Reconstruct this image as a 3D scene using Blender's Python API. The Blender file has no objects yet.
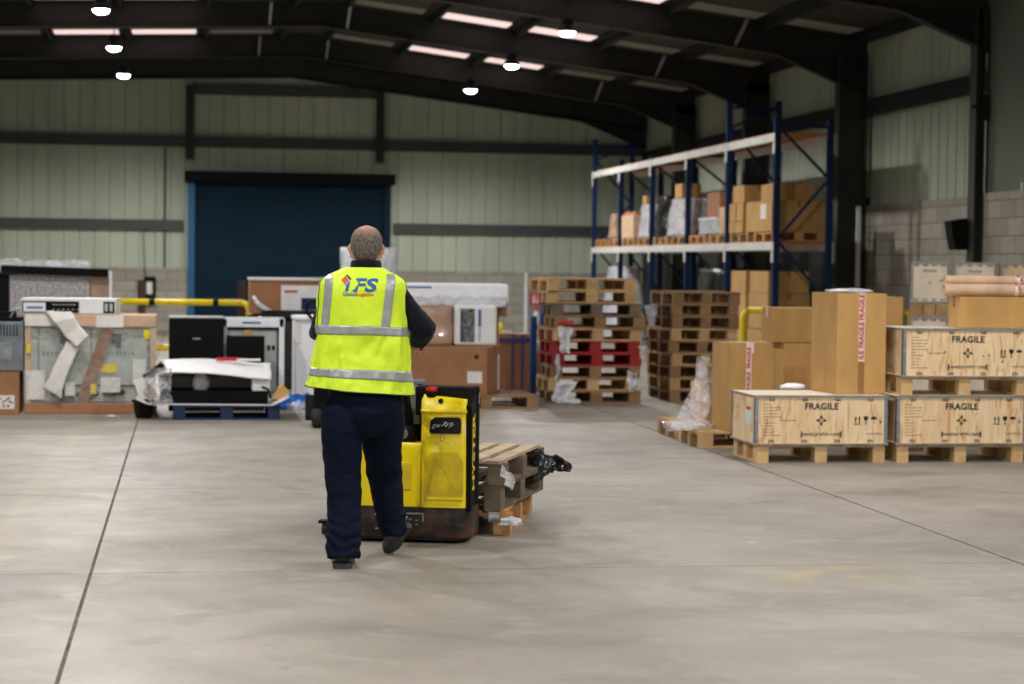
import bpy, bmesh, math, random
from mathutils import Vector, Matrix, noise
from mathutils.bvhtree import BVHTree
random.seed(7)
R = math.radians
C = bpy.context.scene.collection
SC = bpy.context.scene

# ------------------------------------------------------------------ camera
F = 2050.0
CAMZ = 1.6
ROLL = 0.012
Yc = Vector((187 - 512, -(260 - 342), -F)).normalized()
zz = (Yc.x * math.sin(ROLL) + Yc.y * math.cos(ROLL)) / (-Yc.z)
Zc = Vector((math.sin(ROLL), math.cos(ROLL), zz)).normalized()
Xc = Yc.cross(Zc).normalized()
RM = Matrix((Xc, Yc, Zc))
def ray(x, y):
    return RM @ Vector((x - 512, -(y - 342), -F))
def at(x, y, Y):
    d = ray(x, y); k = Y / d.y
    return Vector((d.x * k, Y, CAMZ + d.z * k))
def fl(x, y, z=0.0):
    d = ray(x, y); k = (z - CAMZ) / d.z
    return Vector((d.x * k, d.y * k, z))
def rect(x0, y0, x1, y1, Y):
    a = at(x0, y1, Y); b = at(x1, y0, Y)
    return a.x, b.x, min(a.z, b.z), max(a.z, b.z)
cd = bpy.data.cameras.new('camera')
cam = bpy.data.objects.new('camera', cd)
C.objects.link(cam)
cam.matrix_world = Matrix.Translation((0, 0, CAMZ)) @ RM.to_4x4()
cd.sensor_width = 36.0
cd.lens = F / 1024 * 36.0
cd.clip_end = 200
cd.dof.use_dof = True
cd.dof.focus_distance = 11.0
cd.dof.aperture_fstop = 2.8
SC.camera = cam
SC.view_settings.view_transform = 'Standard'
SC.view_settings.look = 'None'
SC.view_settings.gamma = 1.0
SC.view_settings.use_curve_mapping = False

# ------------------------------------------------------------------ materials
def lin(c):
    def f(v):
        v = v / 255.0
        return v / 12.92 if v <= .04045 else ((v + .055) / 1.055) ** 2.4
    return (f(c[0]), f(c[1]), f(c[2]))
def mat(name, col, rough=.6, metal=0, var=0.0, scale=8.0, stretch=(1, 1, 1), bump=0.0, bscale=None,
        rand=0.0, col2=None, fac=(.35, .65), spec=.5, alpha=1.0, coat=0, trans=0, sheen=0, emit=None, estr=0, detail=4, dist=0.0):
    m = bpy.data.materials.new(name); m.use_nodes = True
    nt = m.node_tree; N = nt.nodes; L = nt.links
    b = N['Principled BSDF']
    c = lin(col)
    b.inputs['Base Color'].default_value = (*c, 1)
    b.inputs['Roughness'].default_value = rough
    b.inputs['Metallic'].default_value = metal
    b.inputs['Specular IOR Level'].default_value = spec
    b.inputs['Alpha'].default_value = alpha
    b.inputs['Coat Weight'].default_value = coat
    b.inputs['Transmission Weight'].default_value = trans
    b.inputs['Sheen Weight'].default_value = sheen
    if emit:
        b.inputs['Emission Color'].default_value = (*lin(emit), 1)
        b.inputs['Emission Strength'].default_value = estr
    out = None
    tc = N.new('ShaderNodeTexCoord'); mp = N.new('ShaderNodeMapping')
    mp.inputs['Scale'].default_value = stretch
    L.new(tc.outputs['Object'], mp.inputs['Vector'])
    if var or col2:
        n = N.new('ShaderNodeTexNoise'); n.inputs['Scale'].default_value = scale
        n.inputs['Detail'].default_value = detail; n.inputs['Roughness'].default_value = .6
        n.inputs['Distortion'].default_value = dist
        L.new(mp.outputs['Vector'], n.inputs['Vector'])
        r = N.new('ShaderNodeValToRGB')
        r.color_ramp.elements[0].position = fac[0]; r.color_ramp.elements[1].position = fac[1]
        if col2:
            a0 = (*c, 1); a1 = (*lin(col2), 1)
        else:
            a0 = tuple(min(1, v * (1 - var)) for v in c) + (1,); a1 = tuple(min(1, v * (1 + var)) for v in c) + (1,)
        r.color_ramp.elements[0].color = a0; r.color_ramp.elements[1].color = a1
        L.new(n.outputs['Fac'], r.inputs['Fac'])
        out = r.outputs['Color']
    if rand:
        oi = N.new('ShaderNodeObjectInfo'); hs = N.new('ShaderNodeHueSaturation')
        mr = N.new('ShaderNodeMapRange'); mr.inputs['To Min'].default_value = 1 - rand; mr.inputs['To Max'].default_value = 1 + rand * .7
        L.new(oi.outputs['Random'], mr.inputs['Value']); L.new(mr.outputs['Result'], hs.inputs['Value'])
        if out: L.new(out, hs.inputs['Color'])
        else: hs.inputs['Color'].default_value = (*c, 1)
        out = hs.outputs['Color']
    if out: L.new(out, b.inputs['Base Color'])
    if bump:
        n2 = N.new('ShaderNodeTexNoise'); n2.inputs['Scale'].default_value = bscale or scale
        n2.inputs['Detail'].default_value = 5
        L.new(mp.outputs['Vector'], n2.inputs['Vector'])
        bp = N.new('ShaderNodeBump'); bp.inputs['Strength'].default_value = bump; bp.inputs['Distance'].default_value = .02
        L.new(n2.outputs['Fac'], bp.inputs['Height']); L.new(bp.outputs['Normal'], b.inputs['Normal'])
    return m

# ------------------------------------------------------------------ mesh builder
class MB:
    def __init__(s): s.bm = bmesh.new(); s.mi = 0
    def _f(s, vs):
        try:
            f = s.bm.faces.new(vs); f.material_index = s.mi; return f
        except ValueError: return None
    def box(s, c, d, rz=0.0, M=None, taper=None):
        x, y, z = d[0] / 2, d[1] / 2, d[2] / 2
        T = Matrix.Translation(c) @ Matrix.Rotation(rz, 4, 'Z')
        if M: T = Matrix.Translation(c) @ M.to_4x4()
        P = []
        for sz in (-1, 1):
            k = 1 if (taper is None or sz < 0) else taper
            for sx, sy in ((-1, -1), (1, -1), (1, 1), (-1, 1)):
                P.append(s.bm.verts.new(T @ Vector((sx * x * k, sy * y * k, sz * z))))
        for q in ((3, 2, 1, 0), (4, 5, 6, 7), (0, 1, 5, 4), (1, 2, 6, 5), (2, 3, 7, 6), (3, 0, 4, 7)):
            s._f([P[i] for i in q])
        return s
    def bb(s, x0, x1, y0, y1, z0, z1):
        return s.box(((x0 + x1) / 2, (y0 + y1) / 2, (z0 + z1) / 2), (x1 - x0, y1 - y0, z1 - z0))
    def bar(s, p0, p1, w, h, up=(0, 0, 1)):
        p0 = Vector(p0); p1 = Vector(p1); d = p1 - p0
        y = d.normalized(); u = Vector(up)
        if abs(y.dot(u)) > .98: u = Vector((0, 1, 0))
        x = y.cross(u).normalized(); z = x.cross(y)
        return s.box((p0 + p1) / 2, (w, d.length, h), M=Matrix((x, y, z)).transposed())
    def ring(s, pts): return [s.bm.verts.new(p) for p in pts]
    def loft(s, rings, cap=True, closed=True):
        V = [s.ring(r) for r in rings]
        n = len(V[0])
        for a, b in zip(V, V[1:]):
            for i in range(n if closed else n - 1):
                j = (i + 1) % n
                s._f([a[i], a[j], b[j], b[i]])
        if cap and closed:
            s._f(list(reversed(V[0]))); s._f(V[-1])
        return V
    def tube(s, pts, rad, n=10, cap=True, sq=None):
        pts = [Vector(p) for p in pts]
        if not hasattr(rad, '__len__'): rad = [rad] * len(pts)
        rings = []; prev = None
        for i, p in enumerate(pts):
            d = (pts[min(i + 1, len(pts) - 1)] - pts[max(i - 1, 0)]).normalized()
            if prev is None:
                u = Vector((0, 0, 1)) if abs(d.z) < .9 else Vector((0, 1, 0))
                x = d.cross(u).normalized()
            else:
                x = (prev - d * prev.dot(d)).normalized()
            prev = x; y = x.cross(d)
            r = rad[i]
            ra, rb = (r if hasattr(r, '__len__') else (r, r))
            rings.append([p + x * ra * math.cos(2 * math.pi * k / n) - y * rb * math.sin(2 * math.pi * k / n) for k in range(n)])
        s.loft(rings, cap); return s
    def cyl(s, p0, p1, r, r1=None, n=16): return s.tube([p0, p1], [r, r if r1 is None else r1], n)
    def lathe(s, prof, c=(0, 0, 0), n=20, axis='Z'):
        c = Vector(c); rings = []
        for r, h in prof:
            rr = []
            for k in range(n):
                a = 2 * math.pi * k / n
                v = Vector((r * math.cos(a), r * math.sin(a), h))
                if axis == 'X': v = Vector((h, v.x, v.y))
                if axis == 'Y': v = Vector((v.x, h, v.y))
                rr.append(c + v)
            rings.append(rr)
        s.loft(rings); return s
    def prism(s, poly, a, b, axis='Y'):
        def m(p, t):
            return {'Y': Vector((p[0], t, p[1])), 'X': Vector((t, p[0], p[1])), 'Z': Vector((p[0], p[1], t))}[axis]
        A = s.ring([m(p, a) for p in poly]); B = s.ring([m(p, b) for p in poly]); n = len(poly)
        s._f(A); s._f(list(reversed(B)))
        for i in range(n): s._f([A[i], B[i], B[(i + 1) % n], A[(i + 1) % n]])
        return s
    def ball(s, c, r, n=12, m=8):
        c = Vector(c); r = r if hasattr(r, '__len__') else (r, r, r)
        rings = []
        for i in range(1, m):
            t = math.pi * i / m
            rings.append([c + Vector((r[0] * math.sin(t) * math.cos(2 * math.pi * k / n), r[1] * math.sin(t) * math.sin(2 * math.pi * k / n), -r[2] * math.cos(t))) for k in range(n)])
        s.loft(rings); return s
    def grid(s, fn, nu, nv):
        V = [[s.bm.verts.new(fn(i / nu, j / nv)) for j in range(nv + 1)] for i in range(nu + 1)]
        for i in range(nu):
            for j in range(nv): s._f([V[i][j], V[i + 1][j], V[i + 1][j + 1], V[i][j + 1]])
        return s
    def xf(s, M):
        bmesh.ops.transform(s.bm, matrix=M, verts=s.bm.verts); return s
    def build(s, name, mats, parent=None, smooth=False, bevel=0.0, world=False, seg=2, solid=0.0, autos=False):
        if world and parent is not None:
            bmesh.ops.transform(s.bm, matrix=parent.matrix_basis.inverted(), verts=s.bm.verts)
        bmesh.ops.recalc_face_normals(s.bm, faces=s.bm.faces)
        me = bpy.data.meshes.new(name); s.bm.to_mesh(me); s.bm.free()
        o = bpy.data.objects.new(name, me); C.objects.link(o)
        for m in (mats if isinstance(mats, (list, tuple)) else [mats]): me.materials.append(m)
        if smooth or autos:
            for p in me.polygons: p.use_smooth = True
        if autos:
            me.set_sharp_from_angle(angle=R(35))
        if solid:
            md = o.modifiers.new('solid', 'SOLIDIFY'); md.thickness = solid; md.offset = 0
        if bevel:
            md = o.modifiers.new('bevel', 'BEVEL'); md.width = bevel; md.segments = seg; md.limit_method = 'ANGLE'; md.angle_limit = R(40)
        if parent is not None: o.parent = parent
        return o
def bake(o):
    dg = bpy.context.evaluated_depsgraph_get(); dg.update()
    me = bpy.data.meshes.new_from_object(o.evaluated_get(dg))
    o.modifiers.clear(); o.data = me
    return o
def tag(o, label, cat, group=None):
    o['label'] = label; o['category'] = cat
    if group: o['group'] = group
    return o
def thing(name, label, cat, loc=(0, 0, 0), rz=0.0, group=None):
    o = bpy.data.objects.new(name, None); C.objects.link(o)
    o.empty_display_size = .1
    o.location = loc; o.rotation_euler = (0, 0, rz)
    o.matrix_basis = Matrix.Translation(loc) @ Matrix.Rotation(rz, 4, 'Z')
    return tag(o, label, cat, group)
def struct(o): o['kind'] = 'structure'; return o
def dup(root, loc, rz, label, group=None, swap=None):
    r = root.copy(); C.objects.link(r); r.location = loc; r.rotation_euler = (0, 0, rz)
    r['label'] = label
    if group: r['group'] = group
    def rec(src, dst):
        for ch in list(src.children):
            c = ch.copy(); C.objects.link(c); c.parent = dst
            if swap and c.type == 'MESH':
                c.material_slots[0].link = 'OBJECT'; c.material_slots[0].material = swap
            rec(ch, c)
    if r.type == 'MESH' and swap:
        r.material_slots[0].link = 'OBJECT'; r.material_slots[0].material = swap
    rec(root, r)
    return r
# lettering: returns (verts, faces) of flat text, centred
def text_geo(s, size, bold=0.0, shear=0.0, space=1.0):
    cu = bpy.data.curves.new('t', 'FONT'); cu.body = s; cu.size = size; cu.offset = bold; cu.shear = shear
    cu.space_character = space; cu.align_x = 'CENTER'; cu.align_y = 'CENTER'; cu.resolution_u = 3
    o = bpy.data.objects.new('t', cu); C.objects.link(o)
    dg = bpy.context.evaluated_depsgraph_get(); dg.update()
    me = bpy.data.meshes.new_from_object(o.evaluated_get(dg))
    vs = [v.co.copy() for v in me.vertices]; fs = [tuple(p.vertices) for p in me.polygons]
    bpy.data.objects.remove(o); bpy.data.curves.remove(cu); bpy.data.meshes.remove(me)
    return vs, fs
def add_text(mb, s, size, M, bold=0.0, shear=0.0, fn=None, space=1.0):
    vs, fs = text_geo(s, size, bold, shear, space)
    V = []
    for v in vs:
        p = M @ v
        if fn: p = fn(p)
        V.append(mb.bm.verts.new(p))
    for f in fs: mb._f([V[i] for i in f])
# text plane matrix for a face looking to -Y : local x->X, y->Z
def face_y(x, y, z): return Matrix.Translation((x, y, z)) @ Matrix(((1, 0, 0, 0), (0, 0, -1, 0), (0, 1, 0, 0), (0, 0, 0, 1)))
def crumple(p, amp, sc, seed=0):
    q = p * sc + Vector((seed * 3.1, seed * 1.7, seed))
    return p + Vector((noise.noise(q), noise.noise(q + Vector((9, 0, 0))), noise.noise(q + Vector((0, 9, 0))))) * amp

# palette
M = {}
M['galv'] = mat('galvanised_steel', (150, 155, 160), .45, .6, var=.2, scale=12)
M['dark_steel'] = mat('dark_painted_steel', (38, 40, 41), .7, 0, spec=.2, var=.25, scale=2)
M['grey_steel'] = mat('grey_painted_steel', (40, 38, 33), .6, .1, var=.25, scale=2)
M['column_grey'] = mat('column_grey_paint', (60, 62, 56), .6, .0, var=.15, scale=2)
M['clad'] = mat('pale_green_liner_panel', (180, 187, 168), .5, 0, var=.1, scale=.8, stretch=(1, 1, .3), bump=.05, bscale=3)
M['clad_dim'] = mat('grey_green_flat_panel', (105, 110, 98), .6, 0, var=.1, scale=1)
M['roof'] = mat('roof_sheet', (50, 47, 40), .8, 0, var=.25, scale=1.2)
M['navy'] = mat('navy_rack_paint', (10, 36, 74), .5, .0, var=.15, spec=.3, scale=5)
M['navy2'] = mat('blue_pallet_paint', (14, 38, 78), .6, 0, var=.3, scale=10)
M['beam'] = mat('pale_beam_paint', (205, 204, 200), .5, 0, var=.08, scale=3)
M['chip'] = mat('chipboard', (176, 112, 66), .8, 0, var=.3, scale=30)
M['door'] = mat('roller_door_blue', (6, 36, 54), .7, 0, var=.12, scale=2, spec=.2)
M['doorg'] = mat('door_guide_blue', (20, 88, 130), .5, .1)
M['yellow'] = mat('yellow_paint', (232, 205, 20), .4, 0, var=.1, scale=6, rand=0)
M['black'] = mat('black_plastic', (9, 9, 11), .65, 0, var=.3, scale=10, spec=.15)
M['blackg'] = mat('gloss_black', (12, 12, 14), .2)
M['rubber'] = mat('black_rubber', (24, 24, 24), .75, 0, var=.3, scale=20)
M['white'] = mat('white_card', (225, 225, 226), .6, 0, var=.05, scale=5)
M['foam'] = mat('white_foam', (242, 243, 248), .7, 0, var=.04, scale=14, bump=.12)
M['paper'] = mat('white_paper', (222, 218, 214), .8, 0, var=.06, scale=6, bump=.2)
M['card'] = mat('cardboard', (184, 143, 86), .8, 0, var=.10, scale=5, stretch=(1, 1, .4), rand=.12, bump=.04)
M['card2'] = mat('brown_cardboard', (160, 112, 78), .8, 0, var=.10, scale=4, rand=.1, bump=.04)
M['card3'] = mat('pale_cardboard', (200, 168, 140), .85, 0, var=.14, scale=5, bump=.1)
M['red'] = mat('red_plastic', (190, 22, 24), .35)
M['redprint'] = mat('red_print', (186, 40, 46), .6)
M['ink'] = mat('black_ink', (30, 27, 26), .7)
M['inkf'] = mat('faded_ink', (120, 96, 76), .8)
M['bluep'] = mat('blue_print', (40, 100, 170), .6)
M['tape'] = mat('white_tape', (222, 205, 196), .35)
M['ctape'] = mat('brown_tape', (150, 108, 66), .25, coat=.3)
M['sign'] = mat('red_sign', (205, 40, 36), .5)
M['grey'] = mat('grey_plastic', (112, 118, 126), .5, 0, var=.2, scale=10)
M['greyp'] = mat('pale_grey_appliance', (176, 180, 176), .4, 0, var=.12, scale=5)
M['rust'] = mat('rusty_brown_steel', (74, 44, 34), .7, 0, var=.3, scale=8)
M['brownstrap'] = mat('brown_card_strip', (140, 88, 56), .7, 0, var=.1, scale=6)
M['bluefilm'] = mat('blue_plastic_film', (28, 96, 190), .25, 0, var=.3, scale=14)
M['blackfilm'] = mat('black_plastic_film', (10, 10, 12), .22, 0, spec=.7)
M['bubble'] = mat('bubble_wrap', (150, 145, 146), .3, 0, col2=(196, 193, 195), scale=34, fac=(.4, .6), bump=.8, bscale=40)
M['wrapb'] = mat('wrapped_brown', (172, 140, 118), .3, 0, var=.15, scale=6, coat=.6, bump=.4)
def film(name, col, a):
    m = mat(name, col, .18, 0, spec=.7, bump=.6, bscale=18)
    nt = m.node_tree; N = nt.nodes; L = nt.links; b = N['Principled BSDF']
    t = N.new('ShaderNodeTexCoord'); n = N.new('ShaderNodeTexNoise'); n.inputs['Scale'].default_value = 9; n.inputs['Distortion'].default_value = 1.5
    r = N.new('ShaderNodeMapRange'); r.inputs['From Min'].default_value = .35; r.inputs['From Max'].default_value = .7
    r.inputs['To Min'].default_value = a[0]; r.inputs['To Max'].default_value = a[1]
    L.new(t.outputs['Object'], n.inputs['Vector']); L.new(n.outputs['Fac'], r.inputs['Value']); L.new(r.outputs['Result'], b.inputs['Alpha'])
    return m
M['film'] = film('clear_stretch_film', (225, 226, 232), (.2, .6))
M['film2'] = film('milky_stretch_film', (226, 228, 236), (.55, .95))
M['glass'] = film('thin_clear_wrap', (200, 206, 204), (.08, .35))
def wood(name, c1, c2, rand=.22):
    return mat(name, c1, .8, 0, col2=c2, scale=5, stretch=(1, 1, 1), fac=(.3, .75), rand=rand, bump=.25, bscale=26, detail=8, dist=.6)
M['wood'] = wood('pallet_wood', (164, 126, 82), (206, 172, 124))
M['woodn'] = wood('new_pallet_wood', (190, 152, 104), (216, 184, 136), .12)
M['woodo'] = wood('orange_pallet_wood', (176, 126, 76), (204, 158, 104), .15)
M['woodg'] = wood('weathered_pallet_wood', (78, 68, 56), (124, 108, 88), .2)
M['woodt'] = wood('pale_weathered_wood', (150, 130, 104), (196, 176, 144), .12)
M['woodr'] = wood('red_pallet_wood', (128, 22, 28), (160, 36, 38), .15)
M['woodd'] = wood('dark_pallet_wood', (118, 88, 60), (156, 122, 84), .2)
# plywood with grain figures
def plywood():
    m = mat('plywood', (218, 186, 142), .6, 0, col2=(238, 214, 176), scale=2.4, stretch=(3.2, 1, .8), fac=(.3, .7), rand=.06, detail=6, dist=1.2)
    nt = m.node_tree; N = nt.nodes; L = nt.links; b = N['Principled BSDF']
    src = b.inputs['Base Color'].links[0].from_socket
    t = N.new('ShaderNodeTexCoord'); mp = N.new('ShaderNodeMapping'); mp.inputs['Scale'].default_value = (7, 2, 1.1)
    L.new(t.outputs['Object'], mp.inputs['Vector'])
    oi = N.new('ShaderNodeObjectInfo'); cx = N.new('ShaderNodeCombineXYZ'); ml = N.new('ShaderNodeMath'); ml.operation = 'MULTIPLY'; ml.inputs[1].default_value = 40
    L.new(oi.outputs['Random'], ml.inputs[0]); L.new(ml.outputs[0], cx.inputs[0]); L.new(ml.outputs[0], cx.inputs[2]); L.new(cx.outputs[0], mp.inputs['Location'])
    n = N.new('ShaderNodeTexNoise'); n.inputs['Scale'].default_value = 2.2; n.inputs['Detail'].default_value = 6; n.inputs['Distortion'].default_value = 2.4
    L.new(mp.outputs['Vector'], n.inputs['Vector'])
    r = N.new('ShaderNodeValToRGB'); r.color_ramp.elements[0].position = .54; r.color_ramp.elements[1].position = .64
    r.color_ramp.elements[0].color = (0, 0, 0, 1); r.color_ramp.elements[1].color = (.75, .75, .75, 1)
    L.new(n.outputs['Fac'], r.inputs['Fac'])
    mx = N.new('ShaderNodeMixRGB'); mx.inputs['Color2'].default_value = (*lin((204, 146, 92)), 1)
    L.new(r.outputs['Color'], mx.inputs['Fac']); L.new(src, mx.inputs['Color1']); L.new(mx.outputs['Color'], b.inputs['Base Color'])
    return m
M['ply'] = plywood()
M['plyw'] = mat('pale_plywood', (226, 212, 190), .6, 0, var=.08, scale=4, rand=.05)
M['plyd'] = mat('dark_plywood_side', (120, 84, 52), .7, 0, var=.45, scale=9, stretch=(1, 1, .5))
# ================================================================== ROOM
def concrete():
    m = mat('concrete_floor', (153, 145, 134), .42, 0, col2=(126, 119, 110), scale=.6, stretch=(1, 1.1, 1), fac=(.35, .7), detail=9, dist=.4)
    nt = m.node_tree; N = nt.nodes; L = nt.links; b = N['Principled BSDF']
    src = b.inputs['Base Color'].links[0].from_socket
    t = N.new('ShaderNodeTexCoord')
    def layer(src, scale, st, lo, hi, col, amt, detail=6, dist=1.0, loc=(0, 0, 0)):
        mp = N.new('ShaderNodeMapping'); mp.inputs['Scale'].default_value = st; mp.inputs['Location'].default_value = loc
        L.new(t.outputs['Object'], mp.inputs['Vector'])
        n = N.new('ShaderNodeTexNoise'); n.inputs['Scale'].default_value = scale; n.inputs['Detail'].default_value = detail; n.inputs['Distortion'].default_value = dist
        L.new(mp.outputs['Vector'], n.inputs['Vector'])
        r = N.new('ShaderNodeMapRange'); r.inputs['From Min'].default_value = lo; r.inputs['From Max'].default_value = hi
        r.inputs['To Max'].default_value = amt
        L.new(n.outputs['Fac'], r.inputs['Value'])
        mx = N.new('ShaderNodeMixRGB'); mx.inputs['Color2'].default_value = (*lin(col), 1)
        L.new(r.outputs['Result'], mx.inputs['Fac']); L.new(src, mx.inputs['Color1'])
        return mx.outputs['Color'], r.outputs['Result']
    s, _ = layer(src, 1.1, (1, 1.2, 1), .5, .72, (106, 98, 88), .6)          # wandering dark scuffs
    s, _ = layer(s, 3.2, (1, 1, 1), .55, .75, (160, 155, 148), .6, loc=(4, 2, 0))
    s, _ = layer(s, 14, (1, 1, 1), .62, .75, (96, 88, 78), .35, loc=(1, 7, 0))
    # worn yellow paint: a faded lane line and one faded patch
    sp = N.new('ShaderNodeSeparateXYZ'); L.new(t.outputs['Object'], sp.inputs[0])
    def band(sock, c, w, soft):
        a = N.new('ShaderNodeMath'); a.operation = 'SUBTRACT'; a.inputs[1].default_value = c; L.new(sock, a.inputs[0])
        bq = N.new('ShaderNodeMath'); bq.operation = 'ABSOLUTE'; L.new(a.outputs[0], bq.inputs[0])
        r = N.new('ShaderNodeMapRange'); r.inputs['From Min'].default_value = w; r.inputs['From Max'].default_value = w + soft
        r.inputs['To Min'].default_value = 1; r.inputs['To Max'].default_value = 0; L.new(bq.outputs[0], r.inputs['Value'])
        return r.outputs['Result']
    def mul(a, b_):
        q = N.new('ShaderNodeMath'); q.operation = 'MULTIPLY'
        L.new(a, q.inputs[0])
        if isinstance(b_, float): q.inputs[1].default_value = b_
        else: L.new(b_, q.inputs[1])
        return q.outputs[0]
    nz = N.new('ShaderNodeTexNoise'); nz.inputs['Scale'].default_value = 5; nz.inputs['Detail'].default_value = 8; L.new(t.outputs['Object'], nz.inputs['Vector'])
    nr = N.new('ShaderNodeMapRange'); nr.inputs['From Min'].default_value = .42; nr.inputs['From Max'].default_value = .62; L.new(nz.outputs['Fac'], nr.inputs['Value'])
    ln = mul(mul(band(sp.outputs['X'], -1.02, .05, .06), nr.outputs['Result']), .34)
    pa = fl(825, 574)
    pt = mul(mul(mul(band(sp.outputs['X'], pa.x, .22, .35), band(sp.outputs['Y'], pa.y, .1, .3)), nr.outputs['Result']), .5)
    ad = N.new('ShaderNodeMath'); ad.operation = 'ADD'; L.new(ln, ad.inputs[0]); L.new(pt, ad.inputs[1])
    mx = N.new('ShaderNodeMixRGB'); mx.inputs['Color2'].default_value = (*lin((176, 160, 98)), 1)
    L.new(ad.outputs[0], mx.inputs['Fac']); L.new(s, mx.inputs['Color1'])
    # dark tyre arcs left by trucks
    s = mx.outputs['Color']
    for cx, cy, rr, am in ((-3.2, 13.5, 4.05, .4), (-3.0, 13.2, 4.25, .35), (-3.4, 13.3, 3.6, .3)):
        vs = N.new('ShaderNodeVectorMath'); vs.operation = 'DISTANCE'; vs.inputs[1].default_value = (cx, cy, 0)
        L.new(t.outputs['Object'], vs.inputs[0])
        k = mul(mul(mul(band(vs.outputs['Value'], rr, .03, .06), nr.outputs['Result']), band(sp.outputs['Y'], 15.3, 1.2, 1.0)), am)
        m2 = N.new('ShaderNodeMixRGB'); m2.inputs['Color2'].default_value = (*lin((96, 88, 79)), 1)
        L.new(k, m2.inputs['Fac']); L.new(s, m2.inputs['Color1']); s = m2.outputs['Color']
    L.new(s, b.inputs['Base Color'])
    nn = N.new('ShaderNodeTexNoise'); nn.inputs['Scale'].default_value = 2.5; nn.inputs['Detail'].default_value = 8
    L.new(t.outputs['Object'], nn.inputs['Vector'])
    rr = N.new('ShaderNodeMapRange'); rr.inputs['To Min'].default_value = .42; rr.inputs['To Max'].default_value = .7; L.new(nn.outputs['Fac'], rr.inputs['Value']); L.new(rr.outputs['Result'], b.inputs['Roughness'])
    bp = N.new('ShaderNodeBump'); bp.inputs['Strength'].default_value = .05; bp.inputs['Distance'].default_value = .01; L.new(nn.outputs['Fac'], bp.inputs['Height']); L.new(bp.outputs['Normal'], b.inputs['Normal'])
    return m
M['floor'] = concrete()
XL, XR, YB, YF = -6.4, 10.44, 46.7, -7.0
# floor slabs, split at real saw-cut joints
jx = [XL - .3, -5.5, -.475, 4.5, 9.5, 10.9]
j1 = fl(300, 571).y; j2 = fl(300, 488).y
jy = [YF, -1.0, 5.0, j1, j1 + 4.0, j1 + 9.6, j1 + 15.2, j1 + 20.8, j1 + 26.4, j1 + 32, YB + .3]
jy[4] = j2 + .0
b = MB()
for i in range(len(jx) - 1):
    for k in range(len(jy) - 1):
        gx = .009
        gy = .004
        b.bb(jx[i] + gx, jx[i + 1] - gx, jy[k] + gy, jy[k + 1] - gy, -.2, 0)
fo = struct(b.build('floor', M['floor']))
M['joint'] = mat('joint_filler', (92, 82, 70), .9, 0, var=.5, scale=20)
b = MB(); b.bb(XL - .3, 10.9, YF, YB + .3, -.25, -.004)
struct(b.build('floor', M['joint']))

# block walls
def blockmat(name, axis):
    m = bpy.data.materials.new(name); m.use_nodes = True
    nt = m.node_tree; N = nt.nodes; L = nt.links; bs = N['Principled BSDF']; bs.inputs['Roughness'].default_value = .85
    t = N.new('ShaderNodeTexCoord'); sp = N.new('ShaderNodeSeparateXYZ'); cb = N.new('ShaderNodeCombineXYZ')
    L.new(t.outputs['Object'], sp.inputs[0]); L.new(sp.outputs[axis], cb.inputs[0]); L.new(sp.outputs['Z'], cb.inputs[1])
    br = N.new('ShaderNodeTexBrick'); br.inputs['Scale'].default_value = 1
    br.inputs['Brick Width'].default_value = .45; br.inputs['Row Height'].default_value = .225
    br.inputs['Mortar Size'].default_value = .008; br.inputs['Mortar Smooth'].default_value = .3; br.inputs['Bias'].default_value = 0
    br.inputs['Color1'].default_value = (*lin((172, 166, 154)), 1); br.inputs['Color2'].default_value = (*lin((154, 148, 136)), 1)
    br.inputs['Mortar'].default_value = (*lin((118, 112, 102)), 1)
    L.new(cb.outputs[0], br.inputs['Vector'])
    n = N.new('ShaderNodeTexNoise'); n.inputs['Scale'].default_value = 9; n.inputs['Detail'].default_value = 8; L.new(t.outputs['Object'], n.inputs['Vector'])
    mr = N.new('ShaderNodeMapRange'); mr.inputs['To Min'].default_value = .8; mr.inputs['To Max'].default_value = 1.15; L.new(n.outputs['Fac'], mr.inputs['Value'])
    mx = N.new('ShaderNodeMixRGB'); mx.blend_type = 'MULTIPLY'; mx.inputs['Fac'].default_value = 1
    L.new(br.outputs['Color'], mx.inputs['Color1']); L.new(mr.outputs['Result'], mx.inputs['Color2']); L.new(mx.outputs['Color'], bs.inputs['Base Color'])
    bp = N.new('ShaderNodeBump'); bp.inputs['Strength'].default_value = .6; bp.inputs['Distance'].default_value = .01; bp.invert = True
    L.new(br.outputs['Fac'], bp.inputs['Height']); L.new(bp.outputs['Normal'], bs.inputs['Normal'])
    return m
M['blockX'] = blockmat('concrete_block_back', 'X'); M['blockY'] = blockmat('concrete_block_side', 'Y')
DX0, DX1 = .03, 4.55
DZ = 3.45
b = MB(); b.bb(XL, DX0, YB - .15, YB + .15, 0, 1.42); b.bb(DX1, XR + .15, YB - .15, YB + .15, 0, 1.42)
struct(b.build('wall_back', M['blockX']))
b = MB(); b.bb(XR, XR + .2, 25.55, 30.8, 0, 2.58)
struct(b.build('wall_right', M['blockY']))
M['darkwall'] = mat('dark_blockwork', (44, 46, 43), .85, 0, var=.2, scale=4)  # flat darker tone for the low right wall along the rack
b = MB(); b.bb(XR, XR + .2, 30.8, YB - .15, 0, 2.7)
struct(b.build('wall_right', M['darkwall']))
XN = 10.1
b = MB(); b.bb(XN, XN + .2, YF, 25.2, 0, 2.58)
struct(b.build('wall_right', M['blockY']))
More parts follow.
